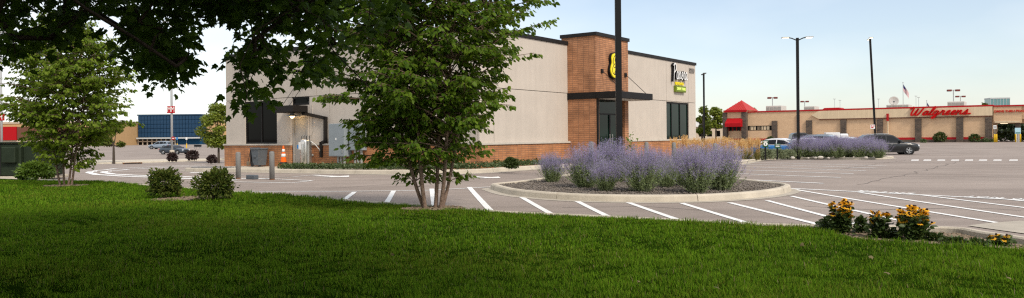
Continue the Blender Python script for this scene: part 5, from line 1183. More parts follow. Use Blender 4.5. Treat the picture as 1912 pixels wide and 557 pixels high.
def leaves(name, pts, size, tmpl, mt, tips=None, droop=.35, up=1.0, jit=.6, parent=None, seed=0, svar=.3, mesh_only=False):
    g_ = np.random.default_rng(seed + 11); n = len(pts); tv, tf = tmpl; k = len(tv)
    if tips is None:
        a = g_.uniform(0, 2 * math.pi, n); tips = np.stack([np.cos(a), np.sin(a), np.zeros(n)], -1)
    y = unit(tips + np.array([0, 0, -1]) * droop + g_.normal(0, jit * .5, (n, 3)))
    z = unit(np.array([0, 0, up]) + g_.normal(0, jit, (n, 3))); x = unit(np.cross(y, z)); z = np.cross(x, y)
    s_ = size * g_.uniform(1 - svar, 1 + svar, (n, 1, 1))
    V = (tv[None, :, 0:1] * x[:, None] + tv[None, :, 1:2] * y[:, None] + tv[None, :, 2:3] * z[:, None]) * s_ + np.asarray(pts)[:, None]
    Fa = tf[None] + (np.arange(n) * k)[:, None, None]
    me = np_mesh(name, V, Fa, M[mt], 3)
    return me if mesh_only else link(name, me, parent)
def limbs(name, segs, mt, parent, n=6, mesh_only=False):     # segs: (p0, p1, r0, r1)
    A = np.array([s[0] for s in segs], float); B = np.array([s[1] for s in segs], float); ra = np.array([s[2] for s in segs]); rb = np.array([s[3] for s in segs])
    t = unit(B - A); ref = np.where(np.abs(t[:, 2:3]) > .9, np.array([[1., 0, 0]]), np.array([[0, 0, 1.]])); u = unit(np.cross(t, ref)); v = np.cross(t, u)
    q = np.arange(n) * 2 * math.pi / n; c, s_ = np.cos(q), np.sin(q); ring = u[:, None] * c[None, :, None] + v[:, None] * s_[None, :, None]
    V = np.concatenate([A[:, None] + ring * ra[:, None, None], B[:, None] + t[:, None] * (rb[:, None, None] * .3) + ring * rb[:, None, None]], 1)
    i = np.arange(n); f = np.stack([i, (i + 1) % n, n + (i + 1) % n, n + i], -1); Fa = f[None] + (np.arange(len(A)) * 2 * n)[:, None, None]
    me = np_mesh(name, V, Fa, M[mt], 4, smooth=True)
    return me if mesh_only else link(name, me, parent)
def nrm(v): v = np.asarray(v, float); return v / max(1e-9, np.linalg.norm(v))

def birch(root, stems, crown_r, zlo, ztop, nbr, lsize, seed, mt, extra=0, twn=10, lpt=9):
    """multi-stemmed young tree: branches leave the stems, twigs and leaves sit along the branches"""
    g_ = np.random.default_rng(seed); tr = []; br = []; LP = []; LT = []
    st = []
    for (bx_, by_, tx_, ty_, hh, r) in stems:
        P = [np.array([bx_ + (tx_ - bx_) * f ** .85 + .05 * math.sin(5 * f + bx_ * 20), by_ + (ty_ - by_) * f ** .85 + .05 * math.cos(4 * f + by_ * 9), hh * f]) for f in np.linspace(0, 1, 15)]; st.append((P, hh, r))
        for i in range(14): tr.append((P[i], P[i + 1], r * (1 - .85 * i / 14), r * (1 - .85 * (i + 1) / 14)))
    for b in range(nbr + extra):
        P, hh, r = st[g_.integers(len(st))]; z = zlo + (min(hh, ztop) * .98 - zlo) * g_.uniform(0, 1) ** .95
        f = z / hh * 14; i = min(13, int(f)); o = P[i] + (P[i + 1] - P[i]) * (f - i); az = g_.uniform(0, 2 * math.pi)
        d = np.array([math.cos(az), math.sin(az), 0]); zr = (z - zlo) / (ztop - zlo)
        if b >= nbr: az = math.pi + g_.uniform(-.45, .35); d = np.array([math.cos(az), math.sin(az), 0]); z = g_.uniform(.75, 1.7); f = z / hh * 14; i = min(13, int(f)); o = P[i] + (P[i + 1] - P[i]) * (f - i); zr = .3
        if zr < .10 and g_.uniform() < .6: continue
        L = crown_r(zr, az) * g_.uniform(.55, 1.05) - np.dot(o[:2], d[:2]) * .7
        if b >= nbr: L = g_.uniform(.9, 1.55) - np.dot(o[:2], d[:2])
        if L < .25: continue
        el = g_.uniform(.30, 1.0) if b < nbr else g_.uniform(.0, .35); n = 9; Q = [o]
        for k in range(n):
            e = el - (k / n) ** 1.5 * (el + .15); stp = nrm([d[0] * math.cos(e), d[1] * math.cos(e), math.sin(e)]) * L / n; Q.append(Q[-1] + stp + g_.normal(0, .012, 3)); d = nrm([d[0] + g_.normal(0, .06), d[1] + g_.normal(0, .06), 0])
        r0 = min(.022, .007 + .006 * L)
        for k in range(n): br.append((Q[k], Q[k + 1], r0 * (1 - .8 * k / n), r0 * (1 - .8 * (k + 1) / n)))
        for tw in range(int(twn * (.5 + .5 * L))):
            f = g_.uniform(.22, 1.0) * n; k = min(n - 1, int(f)); q0 = Q[k] + (Q[k + 1] - Q[k]) * (f - k); sd = g_.choice((-1, 1)); a2 = az + sd * g_.uniform(.4, 1.2); tl = g_.uniform(.16, .42) * (1.15 - .5 * f / n)
            dd = np.array([math.cos(a2), math.sin(a2), g_.uniform(-.35, .25)]); q1 = q0 + nrm(dd) * tl; br.append((q0, q1, .004, .002))
            m = max(3, int(lpt * tl / .3))
            for l in range(m):
                ff = (l + 1) / m; LP.append(q0 + (q1 - q0) * ff + g_.normal(0, .02, 3)); s2 = 1 if l % 2 else -1; a3 = a2 + s2 * g_.uniform(.3, 1.0); LT.append([math.cos(a3), math.sin(a3), -.1])
        for l in range(5): LP.append(Q[-1 - (l % 3)] + g_.normal(0, .03, 3)); LT.append([math.cos(az), math.sin(az), -.3])
    limbs('trunk', tr, mt[0], root, 10); cr_ = leaves('crown', np.array(LP), lsize, OVATE, mt[1], np.array(LT), .75, 1.0, .55, root, seed); limbs('branches', br, mt[0] + '', cr_, 4)
    return len(LP)
p = gp(808, 391, .13); t = thing('birch_tree', 'multi-stemmed young birch at the lawn edge in front of the bakery', 'tree', (p.x, p.y, lawn_z(p.x, p.y) - .02))
pxm = F / p.y; print('birch px/m', pxm, p)
def cr1(zr, az):       # crown half width by height share and direction
    k_ = 1.3 if (math.cos(az) < -.3 and zr < .55) else 1.0
    prof = np.interp(zr, [0, .10, .22, .45, .7, .9, 1], [.5, 1.0, 1.6, 1.95, 2.1, 1.8, .9]); return prof * k_
stems1 = [(-.16,.02,-1.15,.15,4.8,.034), (-.08,-.05,-.5,-.45,5.2,.038), (.02,.05,.12,.3,5.6,.036), (.09,-.04,.65,-.35,5.2,.038), (.15,.04,1.2,.3,4.8,.032)]
print(birch(t, stems1, cr1, .36, 5.6, 440, .088, 5, ('bark_birch', 'birch_leaf'), extra=20))
p = gp(121, 347.5, .13); t = thing('birch_tree', 'slender multi-stemmed birch at the left, right of the green utility box', 'tree', (p.x, p.y, lawn_z(p.x, p.y) - .02)); print('birch2', F / p.y, p)
def cr2(zr, az): return np.interp(zr, [0, .12, .3, .5, .75, 1], [.8, 1.6, 2.0, 1.8, 1.2, .3]) * (1.12 if math.cos(az) > .3 else 1.0)
k2 = p.y / 19.0
stems2 = [(-.16,.0,-.6,.1,4.3,.030), (-.04,.05,-.05,-.2,4.9,.030), (.05,-.04,.35,.2,4.7,.030), (.16,.0,.85,-.1,4.0,.032)]
print(birch(t, stems2, cr2, .40, 4.9, 340, .095, 9, ('bark_birch', 'birch_leaf_backlit'), twn=9))

# the big maple whose limbs hang over the picture; its trunk stands behind and left of the camera
mr = thing('maple_tree', 'dark leafy maple limbs hanging over the upper left of the picture', 'tree', (-4.6, -3.2, lawn_z(-4.6, -3.2) - .03)); mo = np.array(mr.location)
g_ = np.random.default_rng(21); T = []
low = [(-200, 110), (0, 112), (30, 122), (70, 105), (120, 88), (160, 92), (200, 100), (235, 112), (262, 140), (290, 160), (320, 165), (350, 145), (362, 120), (385, 105), (405, 92), (416, 40), (428, 50), (436, 190), (455, 202), (490, 195), (515, 160), (535, 140), (560, 150), (600, 158), (622, 128), (650, 90), (690, 60), (720, 110), (752, 135), (765, 60), (775, -40)]
def ylow(x):
    for (a, b), (c, d_) in zip(low, low[1:]):
        if a <= x <= c: return b + (d_ - b) * (x - a) / (c - a)
    return -60
while len(T) < 900:
    x = g_.uniform(-230, 760); y = g_.uniform(-170, 205); lo = ylow(x) - 2
    if y > lo: continue
    dd = lo - y; nz = noise.noise(Vector((x / 60, y / 60, 3.3))); keep = .22 + .6 * min(1, dd / 120) + nz * .9
    if x > 640: keep *= .32
    if 365 < x < 432 and y > 20: keep *= .45
    if g_.uniform() > keep: continue
    T.append(at(x, y, g_.uniform(5.6, 9.2)))
nvis = len(T)
while len(T) < nvis + 3600:
    x = g_.uniform(-12, 4.8); y = g_.uniform(-8.5, 8.4); z = g_.uniform(2.5, 11)
    e_ = ((x + 4.3) / 7.6) ** 2 + ((y - .2) / 8.2) ** 2 + ((z - 5.0) / 5.8) ** 2
    if e_ > 1 or (z < 3.2 and e_ < .45): continue
    if y > .2:
        pxx = CX + F * x / y; pyy = HY - F * (z - CZ) / y - ROLL * (pxx - CX)
        if pyy > -230 and -700 < pxx < 2500: continue
    T.append(Vector((x, y, z)))
while len(T) < nvis + 4800:                       # extra unseen leaf clusters, added to darken the lawn's left by their shade
    x = g_.uniform(-10, 0); y = g_.uniform(-1, 8.4); z = g_.uniform(3.6, 9.5)
    if ((x + 4.5) / 5.5) ** 2 + ((y - 3.2) / 5.2) ** 2 + ((z - 6) / 3.8) ** 2 > 1: continue
    pxx = CX + F * x / max(.2, y); pyy = HY - F * (z - CZ) / max(.2, y) - ROLL * (pxx - CX)
    if y > .2 and pyy > -230 and -700 < pxx < 2500: continue
    T.append(Vector((x, y, z)))
T = np.array([tuple(v) for v in T]) - mo
trunk = [np.array([.0, 0, 0]), np.array([.05, .05, 1.0]), np.array([.15, .12, 2.0]), np.array([.3, .3, 2.9]), np.array([.6, .6, 4.0]), np.array([.9, .9, 5.2]), np.array([1.2, 1.1, 6.6]), np.array([1.4, 1.2, 7.8])]
def limb(*P): return [np.array(q, float) - mo if i else np.array(q, float) - mo for i, q in enumerate(P)]
roots = [trunk]
def AT(x, y, Y): return tuple(at(x, y, Y))
for P in ([tuple(mo + trunk[3]), (-4.0, -.5, 3.8), (-3.4, 2.0, 3.7), AT(150, 20, 5.0), AT(250, 70, 5.4), AT(330, 130, 5.6)], [tuple(mo + trunk[4]), (-2.6, .6, 4.6), (-2.0, 3.0, 4.0), AT(470, -90, 5.6), AT(560, 10, 5.8), AT(620, 90, 6.0), AT(690, 165, 6.1)],
          [tuple(mo + trunk[3]), (-4.6, 1.0, 3.3), AT(-60, -20, 5.5), AT(20, 60, 6.0)], [tuple(mo + trunk[5]), (-1.5, -.5, 5.6), (1.5, .6, 5.6), (4.2, 1.6, 5.0)], [tuple(mo + trunk[4]), (-1.5, -3.0, 5.0), (2.0, -3.6, 5.0)], [tuple(mo + trunk[4]), (-7.0, -2.5, 4.8), (-9, -1.0, 4.6)], [AT(560, 10, 5.8), AT(480, 55, 5.6), AT(450, 120, 5.5), AT(462, 175, 5.5)], [tuple(mo + trunk[5]), (-3.0, -6, 5.6)], [(-2.6, .6, 4.6), (-.5, 2.4, 4.6), (1.5, 4.2, 4.5)]):
    roots.append(limb(*P))
N = []; PA = []
def add_poly(P):
    P = [np.array(q) for q in P]; dense = [P[0]]
    for a, b in zip(P, P[1:]):
        k = max(1, int(np.linalg.norm(b - a) / .3)); dense += [a + (b - a) * (i + 1) / k + g_.normal(0, .012, 3) for i in range(k)]
    par = -1
    if N:
        A = np.array(N); par = int(np.argmin(np.linalg.norm(A - dense[0], axis=1)))
    for i, q in enumerate(dense):
        if i == 0 and par >= 0: continue
        N.append(q); PA.append(par); par = len(N) - 1
for P in roots: add_poly(P)
A0 = np.array(N); dist = np.array([np.min(np.linalg.norm(A0 - q, axis=1)) for q in T]); order = np.argsort(dist)
buf = np.zeros((45000, 3)); buf[:len(N)] = A0; cnt = len(N); tip_par = []
for ti in order:
    q = T[ti]; dd = np.linalg.norm(buf[:cnt] - q, axis=1); j = int(np.argmin(dd)); L = dd[j]; k = min(6, max(1, int(L / .25))); a = buf[j].copy(); side = g_.normal(0, .10 * L, 3); par = j
    for i in range(k):
        f = (i + 1) / k; w_ = a + (q - a) * f + side * math.sin(math.pi * f) + np.array([0, 0, .10 * L * math.sin(math.pi * f)]); buf[cnt] = w_; N.append(w_); PA.append(par); par = cnt; cnt += 1
    tip_par.append(buf[j])
w_ = np.zeros(cnt); ch = np.zeros(cnt, int)
for i in range(cnt):
    if PA[i] >= 0: ch[PA[i]] += 1
w_[ch == 0] = 1
for i in range(cnt - 1, -1, -1):
    if PA[i] >= 0: w_[PA[i]] += w_[i]
rad = .0036 * np.maximum(1, w_) ** .50; rad = np.minimum(rad, .24); rad = np.where(buf[:cnt, 1] + mo[1] > 4.2, np.minimum(rad, .011 + .0012 * np.sqrt(w_)), rad)
segs = [(buf[PA[i]], buf[i], rad[PA[i]] if rad[PA[i]] < 2.2 * rad[i] else rad[i] * 1.25, rad[i]) for i in range(cnt) if PA[i] >= 0]
thick = [s for s in segs if s[3] > .035]; thin = [s for s in segs if s[3] <= .035]
limbs('trunk', thick, 'bark_maple', mr, 10)
LP = []; LT = []
for ii, q in enumerate(T):
    vis = ii < nvis; m = 15 if vis else 14
    for l in range(m):
        o = g_.normal(0, 1, 3); o = nrm(o) * g_.uniform(.03, .20 if vis else .42) * np.array([1, 1, .75]); LP.append(q + o); h_ = nrm([o[0], o[1], 0]); LT.append(h_)
nv = nvis * 15; cr_ = leaves('crown', np.array(LP[:nv]), .074, MAPLE, 'maple_leaf', np.array(LT[:nv]), .8, 1.0, .55, mr, 3); leaves('upper_crown', np.array(LP[nv:]), .135, MAPLE, 'maple_leaf', np.array(LT[nv:]), .6, 1.0, .5, mr, 4)  # upper mesh is out of view, leaves enlarged to deepen the lawn's shade
limbs('twigs', thin, 'bark_maple', cr_, 4); print('maple leaves', len(LP))

# ------------------------------------------------------------------ shrubs, hedges and far trees
def bush_mesh(rx, ry, rz_, n, lsize, mt, seed, tmpl=OVATE, shell=.55, lump=.18):
    g_ = np.random.default_rng(seed); v = unit(g_.normal(0, 1, (n, 3))); v[:, 2] = np.where(v[:, 2] < -.75, -v[:, 2], v[:, 2])
    lum = np.array([1 + lump * noise.noise(Vector(q) * 2.6 + Vector((seed, 0, 0))) + lump * .6 * noise.noise(Vector(q) * 6 + Vector((0, seed, 0))) for q in v])
    r = (shell + (1 - shell) * g_.uniform(0, 1, n) ** .6) * lum; P = v * r[:, None] * np.array([rx, ry, rz_]) + np.array([0, 0, rz_ * .93])
    P[:, 2] = np.maximum(P[:, 2], .02)
    return leaves('foliage', P, lsize, tmpl, mt, v, .1, .6, .8, None, seed, mesh_only=True)
def bush(name, lab, cat, loc, rx, rz_, n, lsize, mt, seed, group=None, ry=None, bark='bark_far', shell=.5, lump=.2, tmpl=OVATE, rzrot=0.0):
    t = thing(name, lab, cat, loc, rzrot, group); ry = ry or rx
    link('foliage', bush_mesh(rx, ry, rz_, n, lsize, mt, seed, tmpl, shell, lump), t); g2 = np.random.default_rng(seed); sg_ = []
    for k in range(14):
        a = g2.uniform(0, 6.28); q = np.array([math.cos(a) * rx * .75, math.sin(a) * ry * .75, rz_ * g2.uniform(.7, 1.6)]) * g2.uniform(.5, .9); m_ = q * .5 * np.array([.7, .7, 1.2])
        sg_ += [(np.zeros(3), m_, .012 + rx * .012, .008 + rx * .008), (m_, q, .008 + rx * .008, .003)]
    limbs('stems', sg_, bark, t, 5); return t
def px_bush(name, lab, cat, px_, base, top, wpx, n, lpx, mt, seed, dz=.13, group=None, Y_=None, **k):
    p = gp(px_, base, dz) if Y_ is None else at(px_, base, Y_); s_ = p.y / F
    if Y_ is not None: p.z = gz(p.x, p.y) + dz
    return bush(name, lab, cat, p, wpx * s_ / 2, (base - top) * s_ / 1.93, n, lpx * s_, mt, seed, group, **k)
px_bush('round_shrub', 'rounded green shrub left of the pair on the lawn', 'shrub', 308, 369, 315, 58, 3400, 4.6, 'shrub_leaf', 31, shell=.3, lump=.42)
px_bush('round_shrub', 'rounded green shrub right of the pair on the lawn', 'shrub', 401, 375, 319, 68, 3900, 4.6, 'shrub_leaf', 32, shell=.3, lump=.42)
px_bush('lime_shrub', 'low bright green shrub beside the green utility box', 'shrub', 66, 335, 305, 60, 2400, 6, 'lime_leaf', 33, shell=.4)
px_bush('grey_shrub', 'small grey green shrub behind the bright green shrub', 'shrub', 80, 322, 297, 26, 800, 4, 'cover_leaf', 34, shell=.4)
for x, b, tp, w__, lb, sd in ((322, 302, 287, 17, 'small dark purple shrub left of three by the drive-through loop', 41), (359, 300, 282.5, 21, 'largest dark purple shrub in the middle of three by the loop', 42), (396, 305.5, 291, 17, 'small dark purple shrub nearest the brick corner', 43)):
    px_bush('purple_shrub', lb, 'shrub', x, b, tp, w__, 900, 3, 'purple_leaf', sd, group='purple shrubs by the loop', shell=.35)
px_bush('bed_shrub', 'round dark green shrub in the bed against the brick base', 'shrub', 955, 315.5, 295, 26, 1100, 3.4, 'hedge_leaf', 44, dz=.15, shell=.35)
px_bush('small_wall_plant', 'small green plant growing below the drain pipe', 'plant', 603, 304, 291, 11, 300, 3, 'hedge_leaf', 45, dz=.15, shell=.3)
px_bush('pharmacy_shrub', 'clipped green shrub under the red script letters', 'shrub', 1755, 265.5, 247, 21, 900, 2.6, 'hedge_leaf', 46, dz=0, Y_=113, shell=.4); px_bush('pharmacy_shrub', 'lower green shrub near the right end of the pharmacy wall', 'shrub', 1820, 266, 251, 18, 700, 2.6, 'hedge_leaf', 47, dz=0, Y_=110, shell=.4)
px_bush('pharmacy_shrub', 'dark green shrub before the pharmacy strip windows', 'shrub', 1438, 262, 251, 13, 500, 2.6, 'hedge_leaf', 48, dz=0, Y_=124, shell=.4)
for k, (x, w__, lb) in enumerate(((1724, 9, 'tiny plant left of the clipped shrub at the pharmacy wall'), (1840, 10, 'tiny plant at the foot of the last pilaster'), (1851, 9, 'tiny plant beside the yellow bollards'))): px_bush('wall_plant', lb, 'plant', x, 266.5, 260, w__, 220, 2.4, 'cover_leaf', 60 + k, dz=0, Y_=110, shell=.3)
def hedge(lab, px0, px1, base, top, Y_, n, mt, seed, name='hedge', dep=2.0, lpx=3):
    a = at(px0, base, Y_); b = at(px1, base, Y_); z = gz(a.x, a.y); h = at(px0, top, Y_).z - z; L = b.x - a.x; g2 = np.random.default_rng(seed); t = thing(name, lab, 'hedge', ((a.x + b.x) / 2, Y_, z))
    P = np.stack([g2.uniform(-L / 2, L / 2, n), g2.uniform(0, dep, n), g2.uniform(0, 1, n) ** .7 * h], -1); P[:, 2] *= np.array([1 + .12 * noise.noise(Vector((q[0] * .6, q[1], seed))) for q in P])
    f = g2.uniform(0, 1, n); P[:, 1] = np.where(f < .55, g2.normal(.1, .12, n), P[:, 1]); leaves('foliage', P, lpx * Y_ / F, OVATE, mt, None, .1, .5, .8, t, seed)
    limbs('stems', [(np.array([x, dep / 2, 0]), np.array([x + .2, dep / 2, h * .8]), .06, .03) for x in np.arange(-L / 2 + .3, L / 2, .9)], 'bark_far', t, 5); return t
hedge('clipped green hedge beyond the drive-through canopy', 1862, 1990, 259, 245, 118, 3600, 'hedge_leaf', 71)
def tree(lab, px_, top, crown_base, wpx, Y_, n, lpx, mt, seed, trunk_r=.14, clumps=12, group='trees beyond the lots', name='background_tree', dark=None):
    p = at(px_, 255, Y_); z = gz(p.x, p.y); s_ = Y_ / F; zt = at(px_, top, Y_).z - z; zb_ = at(px_, crown_base, Y_).z - z; R_ = wpx * s_ / 2; g2 = np.random.default_rng(seed); t = thing(name, lab, 'tree', (p.x, p.y, z), 0, group); H_ = zt - zb_; sg_ = []; PT = []; c0 = np.array([0, 0, zb_ + H_ * .25])
    sg_ += [(np.zeros(3), c0 * .6, trunk_r, trunk_r * .8), (c0 * .6, c0, trunk_r * .8, trunk_r * .6)]
    for k in range(clumps):
        a = g2.uniform(0, 6.28); f = g2.uniform(.05, 1); wz = math.sin(math.pi * min(.95, .15 + .75 * f)); rr_ = R_ * .78 * wz * g2.uniform(.25, 1); c = np.array([math.cos(a) * rr_, math.sin(a) * rr_, zb_ + H_ * (.15 + .72 * f)]); cr = R_ * g2.uniform(.20, .44); m = n // clumps
        v = unit(g2.normal(0, 1, (m, 3))) * (g2.uniform(.25, 1, (m, 1)) ** .6) * cr * np.array([1, 1, .8]); PT.append(c + v); mid = (c0 + c) / 2 + np.array([0, 0, -.08 * H_]); sg_ += [(c0, mid, trunk_r * .5, trunk_r * .3), (mid, c, trunk_r * .3, trunk_r * .1)]
    limbs('trunk', sg_, 'bark_far', t, 6); leaves('crown', np.concatenate(PT), lpx * s_, OVATE, mt, None, .4, .6, .8, t, seed); return t
tree('leafy green tree left of the bakery, beside the tan store wing', 408, 188, 290, 76, 72, 5200, 4.6, 'far_leaf', 81, .12, 22); 
tree('small street tree with a thin trunk before the loop kerb', 212, 225, 286, 60, gp(212, 303.5, .14).y, 2400, 5, 'shrub_leaf', 82, .13, 12)
tree('yellow green tree right of the bakery corner, left one', 1311, 196, 258, 40, 150, 3000, 4.2, 'far_leaf', 83, .2, 22); tree('yellow green tree right of the bakery corner, beside the red awning', 1337, 195, 252, 40, 146, 3000, 4.2, 'far_leaf', 84, .2, 22)
tree('tree top showing behind the red pyramid roof', 1404, 195, 230, 22, 165, 900, 3.4, 'far_leaf', 85, .2, 8); tree('tree top behind the roof unit at the right end', 1836, 186, 215, 26, 170, 1000, 3.4, 'shrub_leaf', 86, .2, 8)
for k, (x, tp, w__, lb) in enumerate(((1866, 216, 46, 'dark tree beyond the hedge, under the left of the canopy'), (1890, 222, 46, 'dark tree beyond the hedge, under the middle of the canopy'), (1915, 224, 44, 'dark tree at the right edge beyond the hedge'), (1948, 215, 60, 'dark tree just past the right edge'))): tree(lb, x, tp, 262, w__ + 8, 140, 3000, 5.0, 'dark_leaf', 90 + k, .2, 16)
# distant pale block behind the trees right of the bakery
p = at(1325, 255, 190); t = thing('distant_house', 'pale low building behind the yellow green trees', 'building', (p.x, p.y, 0)); MB().box(-5.5, 5.0, 0, 8, -1, 3.4).obj('wall', M['light_store'], t); MB().prism([(-6, -.4, 3.41), (5.5, -.4, 3.41), (3.5, 4, 5.2), (-4, 4, 5.2)], (0, .3, 0)).obj('roof', M['roof_unit'], t)
for k in range(5): MB().box(-4.6 + k * 2, -3.4 + k * 2, -.05, -.003, 1.0, 2.4).obj('window', M['glass_dark'], t)

# ------------------------------------------------------------------ sage, catmint, reed grass, flowers
def sage_meshes(seed, n=310, spread=.80, Hh=1.3, fl=1.0):
    g_ = np.random.default_rng(seed); sg_ = []; LP = []; LT = []; FP = []; FT = []
    for i in range(n):
        az = g_.uniform(0, 6.28); tilt = abs(g_.normal(0, .42)) * spread + .04; tilt = min(tilt, 1.05); L = Hh * g_.uniform(.72, 1.06) * (1 - .10 * tilt); b = np.array([math.cos(az), math.sin(az), 0]) * g_.uniform(0, .24); Q = [b]; k = 7
        for j in range(k):
            tt = tilt * (1.15 - .45 * j / k); d = np.array([math.cos(az) * math.sin(tt), math.sin(az) * math.sin(tt), math.cos(tt)]); Q.append(Q[-1] + d * L / k + g_.normal(0, .006, 3))
        for j in range(k): sg_.append((Q[j], Q[j + 1], .0042 * (1 - .7 * j / k), .0042 * (1 - .7 * (j + 1) / k)))
        for j in range(22):
            f = g_.uniform(.08, .62) * k; q = int(f); P = Q[q] + (Q[q + 1] - Q[q]) * (f - q); a = g_.uniform(0, 6.28); LP.append(P); LT.append([math.cos(a), math.sin(a), .5])
        st = g_.uniform(.48, .66)
        for j in range(int(46 * fl)):
            f = min(k - 1e-6, (st + (1.0 - st) * g_.uniform(0, 1)) * k); q = int(f); P = Q[q] + (Q[q + 1] - Q[q]) * (f - q); wd = .045 * (1 - .55 * f / k); FP.append(P + g_.normal(0, 1, 3) * wd * np.array([1, 1, .6])); FT.append(g_.normal(0, 1, 3) + [0, 0, .6])
        if g_.uniform() < .75:                                # a side spike
            q = g_.integers(3, 6); a = az + g_.normal(0, 1.0); e = Q[q] + np.array([math.cos(a) * .12, math.sin(a) * .12, g_.uniform(.14, .26)]); sg_.append((Q[q], e, .002, .001))
            for j in range(int(14 * fl)): f = g_.uniform(.2, 1); FP.append(Q[q] + (e - Q[q]) * f + g_.normal(0, .014, 3)); FT.append(g_.normal(0, 1, 3) + [0, 0, .6])
    return (limbs('stems', sg_, 'sage_stem', None, 3, True), leaves('leaves', np.array(LP), .06, LANCE, 'sage_leaf', np.array(LT), -.1, .5, .7, None, seed, mesh_only=True), leaves('flowers', np.array(FP), .027, LANCE, 'sage_flower', np.array(FT), 0, .2, .8, None, seed + 1, mesh_only=True))
SV = [sage_meshes(100 + i) for i in range(3)] + [sage_meshes(110, 200, .8, 1.2, .28)]
def sage(lab, loc, s_, rz, v, group, sz=1.0):
    t = thing('sage_bush', lab, 'sage bush', loc, rz, group); t.scale = (s_, s_, s_ * sz)
    for nm, me in zip(('stems', 'leaves', 'flowers'), SV[v]): link(nm, me, t)
    return t
NG = 'sage bushes in the near island'
for px_, base, top, v, lb in ((1031, 341, 284, 0, 'small separate purple sage bush at the left end of the near island'), (1094, 351, 268, 1, 'tall purple sage bush left of the thick black lamp post'), (1131, 357, 297, 2, 'low purple sage bush at the front, left of the lamp post foot'), (1147, 341, 259, 0, 'purple sage bush behind, just left of the thick lamp post'),
     (1199, 358, 273, 1, 'full purple sage bush at the front, right of the thick lamp post'), (1245, 351, 287, 3, 'pale green sage bush with few flowers in the island middle'), (1225, 343, 276, 2, 'purple sage bush behind the pale green one in the near island'), (1268, 341, 277, 3, 'pale grey green sage bush at the rear of the near island'), (1301, 360, 272, 0, 'biggest purple sage bush at the front right of the island'), (1347, 355, 266, 2, 'rightmost purple sage bush of the near island'), (1285, 348, 270, 1, 'purple sage bush tucked between the pale green and the biggest one')):
    p = gp(px_, base, .11); s_ = (base - top) * p.y / F / 1.30; sage(lb, p, s_, px_ * .37, v, NG)
FG = 'sage bushes in the far island row'; ords = ['first', 'second', 'third', 'fourth', 'fifth', 'sixth', 'seventh', 'eighth', 'ninth', 'tenth']
for k, px_ in enumerate((1488, 1508, 1528, 1546, 1566, 1585, 1604, 1622, 1641)):
    p = gp(px_, 295.5 - .5 * (k % 2), .10); s_ = (38 + 4 * math.sin(k * 2.1)) * p.y / F / 1.28; sage('purple sage bush in the far row, %s from the green signs' % ords[k], p, s_, k * 1.3, k % 3, FG)
for k, px_ in enumerate((1497, 1518, 1537, 1557, 1576, 1595)):
    p = gp(px_, 291.5, .10); s_ = 36 * p.y / F / 1.28; sage('purple sage bush in the rear of the far row, %s from the left' % ords[k], p, s_, k * 2.3, (k + 1) % 3, FG)
for k, (px_, w_, lb) in enumerate(((1432, 30, 'grey green catmint mound under the white disc sign'), (1452, 30, 'grey green catmint mound under the low green sign'), (1471, 26, 'grey green catmint mound at the left end of the far sage row'))):
    px_bush('catmint_mound', lb, 'plant', px_, 297 - k * .5, 280 + (k == 2) * 2, w_, 1500, 4.5, 'catmint_leaf', 120 + k, dz=.1, group='catmint mounds', shell=.35, tmpl=LANCE)
# reed grass
def reed_meshes(seed, n=260):
    g_ = np.random.default_rng(seed); BP = []; BT = []; sg_ = []; PP = []; PT = []
    V = []; Fa = []
    for i in range(n):
        az = g_.uniform(0, 6.28); tl = abs(g_.normal(0, .22)); L = g_.uniform(.5, .95); b = np.array([math.cos(az), math.sin(az), 0]) * g_.uniform(0, .2); w_ = .007; side = np.array([-math.sin(az), math.cos(az), 0]) * w_; m = len(V); P = b
        for j in range(4):
            a = tl * (1 + j * .9); V += [P - side * (1 - j * .3), P + side * (1 - j * .3)]; P = P + np.array([math.cos(az) * math.sin(a), math.sin(az) * math.sin(a), math.cos(a)]) * L / 4
        V.append(P); Fa += [(m, m + 1, m + 3), (m, m + 3, m + 2), (m + 2, m + 3, m + 5), (m + 2, m + 5, m + 4), (m + 4, m + 5, m + 7), (m + 4, m + 7, m + 6), (m + 6, m + 7, m + 8)]
    for i in range(75):
        az = g_.uniform(0, 6.28); tl = abs(g_.normal(0, .13)); b = np.array([math.cos(az), math.sin(az), 0]) * g_.uniform(0, .18); L = g_.uniform(1.0, 1.38); d = np.array([math.cos(az) * math.sin(tl), math.sin(az) * math.sin(tl), math.cos(tl)]); sg_.append((b, b + d * L, .003, .0015))
        for j in range(34): f = g_.uniform(.70, 1.0); PP.append(b + d * L * f + g_.normal(0, .011, 3)); PT.append(d + g_.normal(0, .3, 3))
    return np_mesh('blades', V, Fa, M['reed_blade'], 3), limbs('stalks', sg_, 'reed_plume', None, 3, True), leaves('plumes', np.array(PP), .05, LANCE, 'reed_plume', np.array(PT), -.2, .3, .5, None, seed, mesh_only=True)
RV = [reed_meshes(130), reed_meshes(131)]
rl = [(1262, 38.0), (1281, 38.5), (1299, 39.5), (1318, 40.0), (1336, 41.0), (1353, 41.5), (1369, 43), (1385, 44), (1400, 45), (1413, 45.6), (1290, 42), (1328, 43.5), (1362, 45.5), (1392, 47.5)]
for k, (px_, Y_) in enumerate(rl):
    p = at(px_, 255, Y_); t = thing('reed_grass', ('reed grass clump with golden plumes, %s from the left in the front row' % ords[k]) if k < 10 else 'reed grass clump with golden plumes, %s from the left in the rear row' % ords[k - 10], 'grass clump', (p.x, p.y, gz(p.x, p.y) + .1), k * 1.1, 'golden reed grass clumps'); t.scale = (1.0, 1.0, .93 + .06 * math.sin(k * 1.7))
    for nm, me in zip(('blades', 'stalks', 'plumes'), RV[k % 2]): link(nm, me, t)
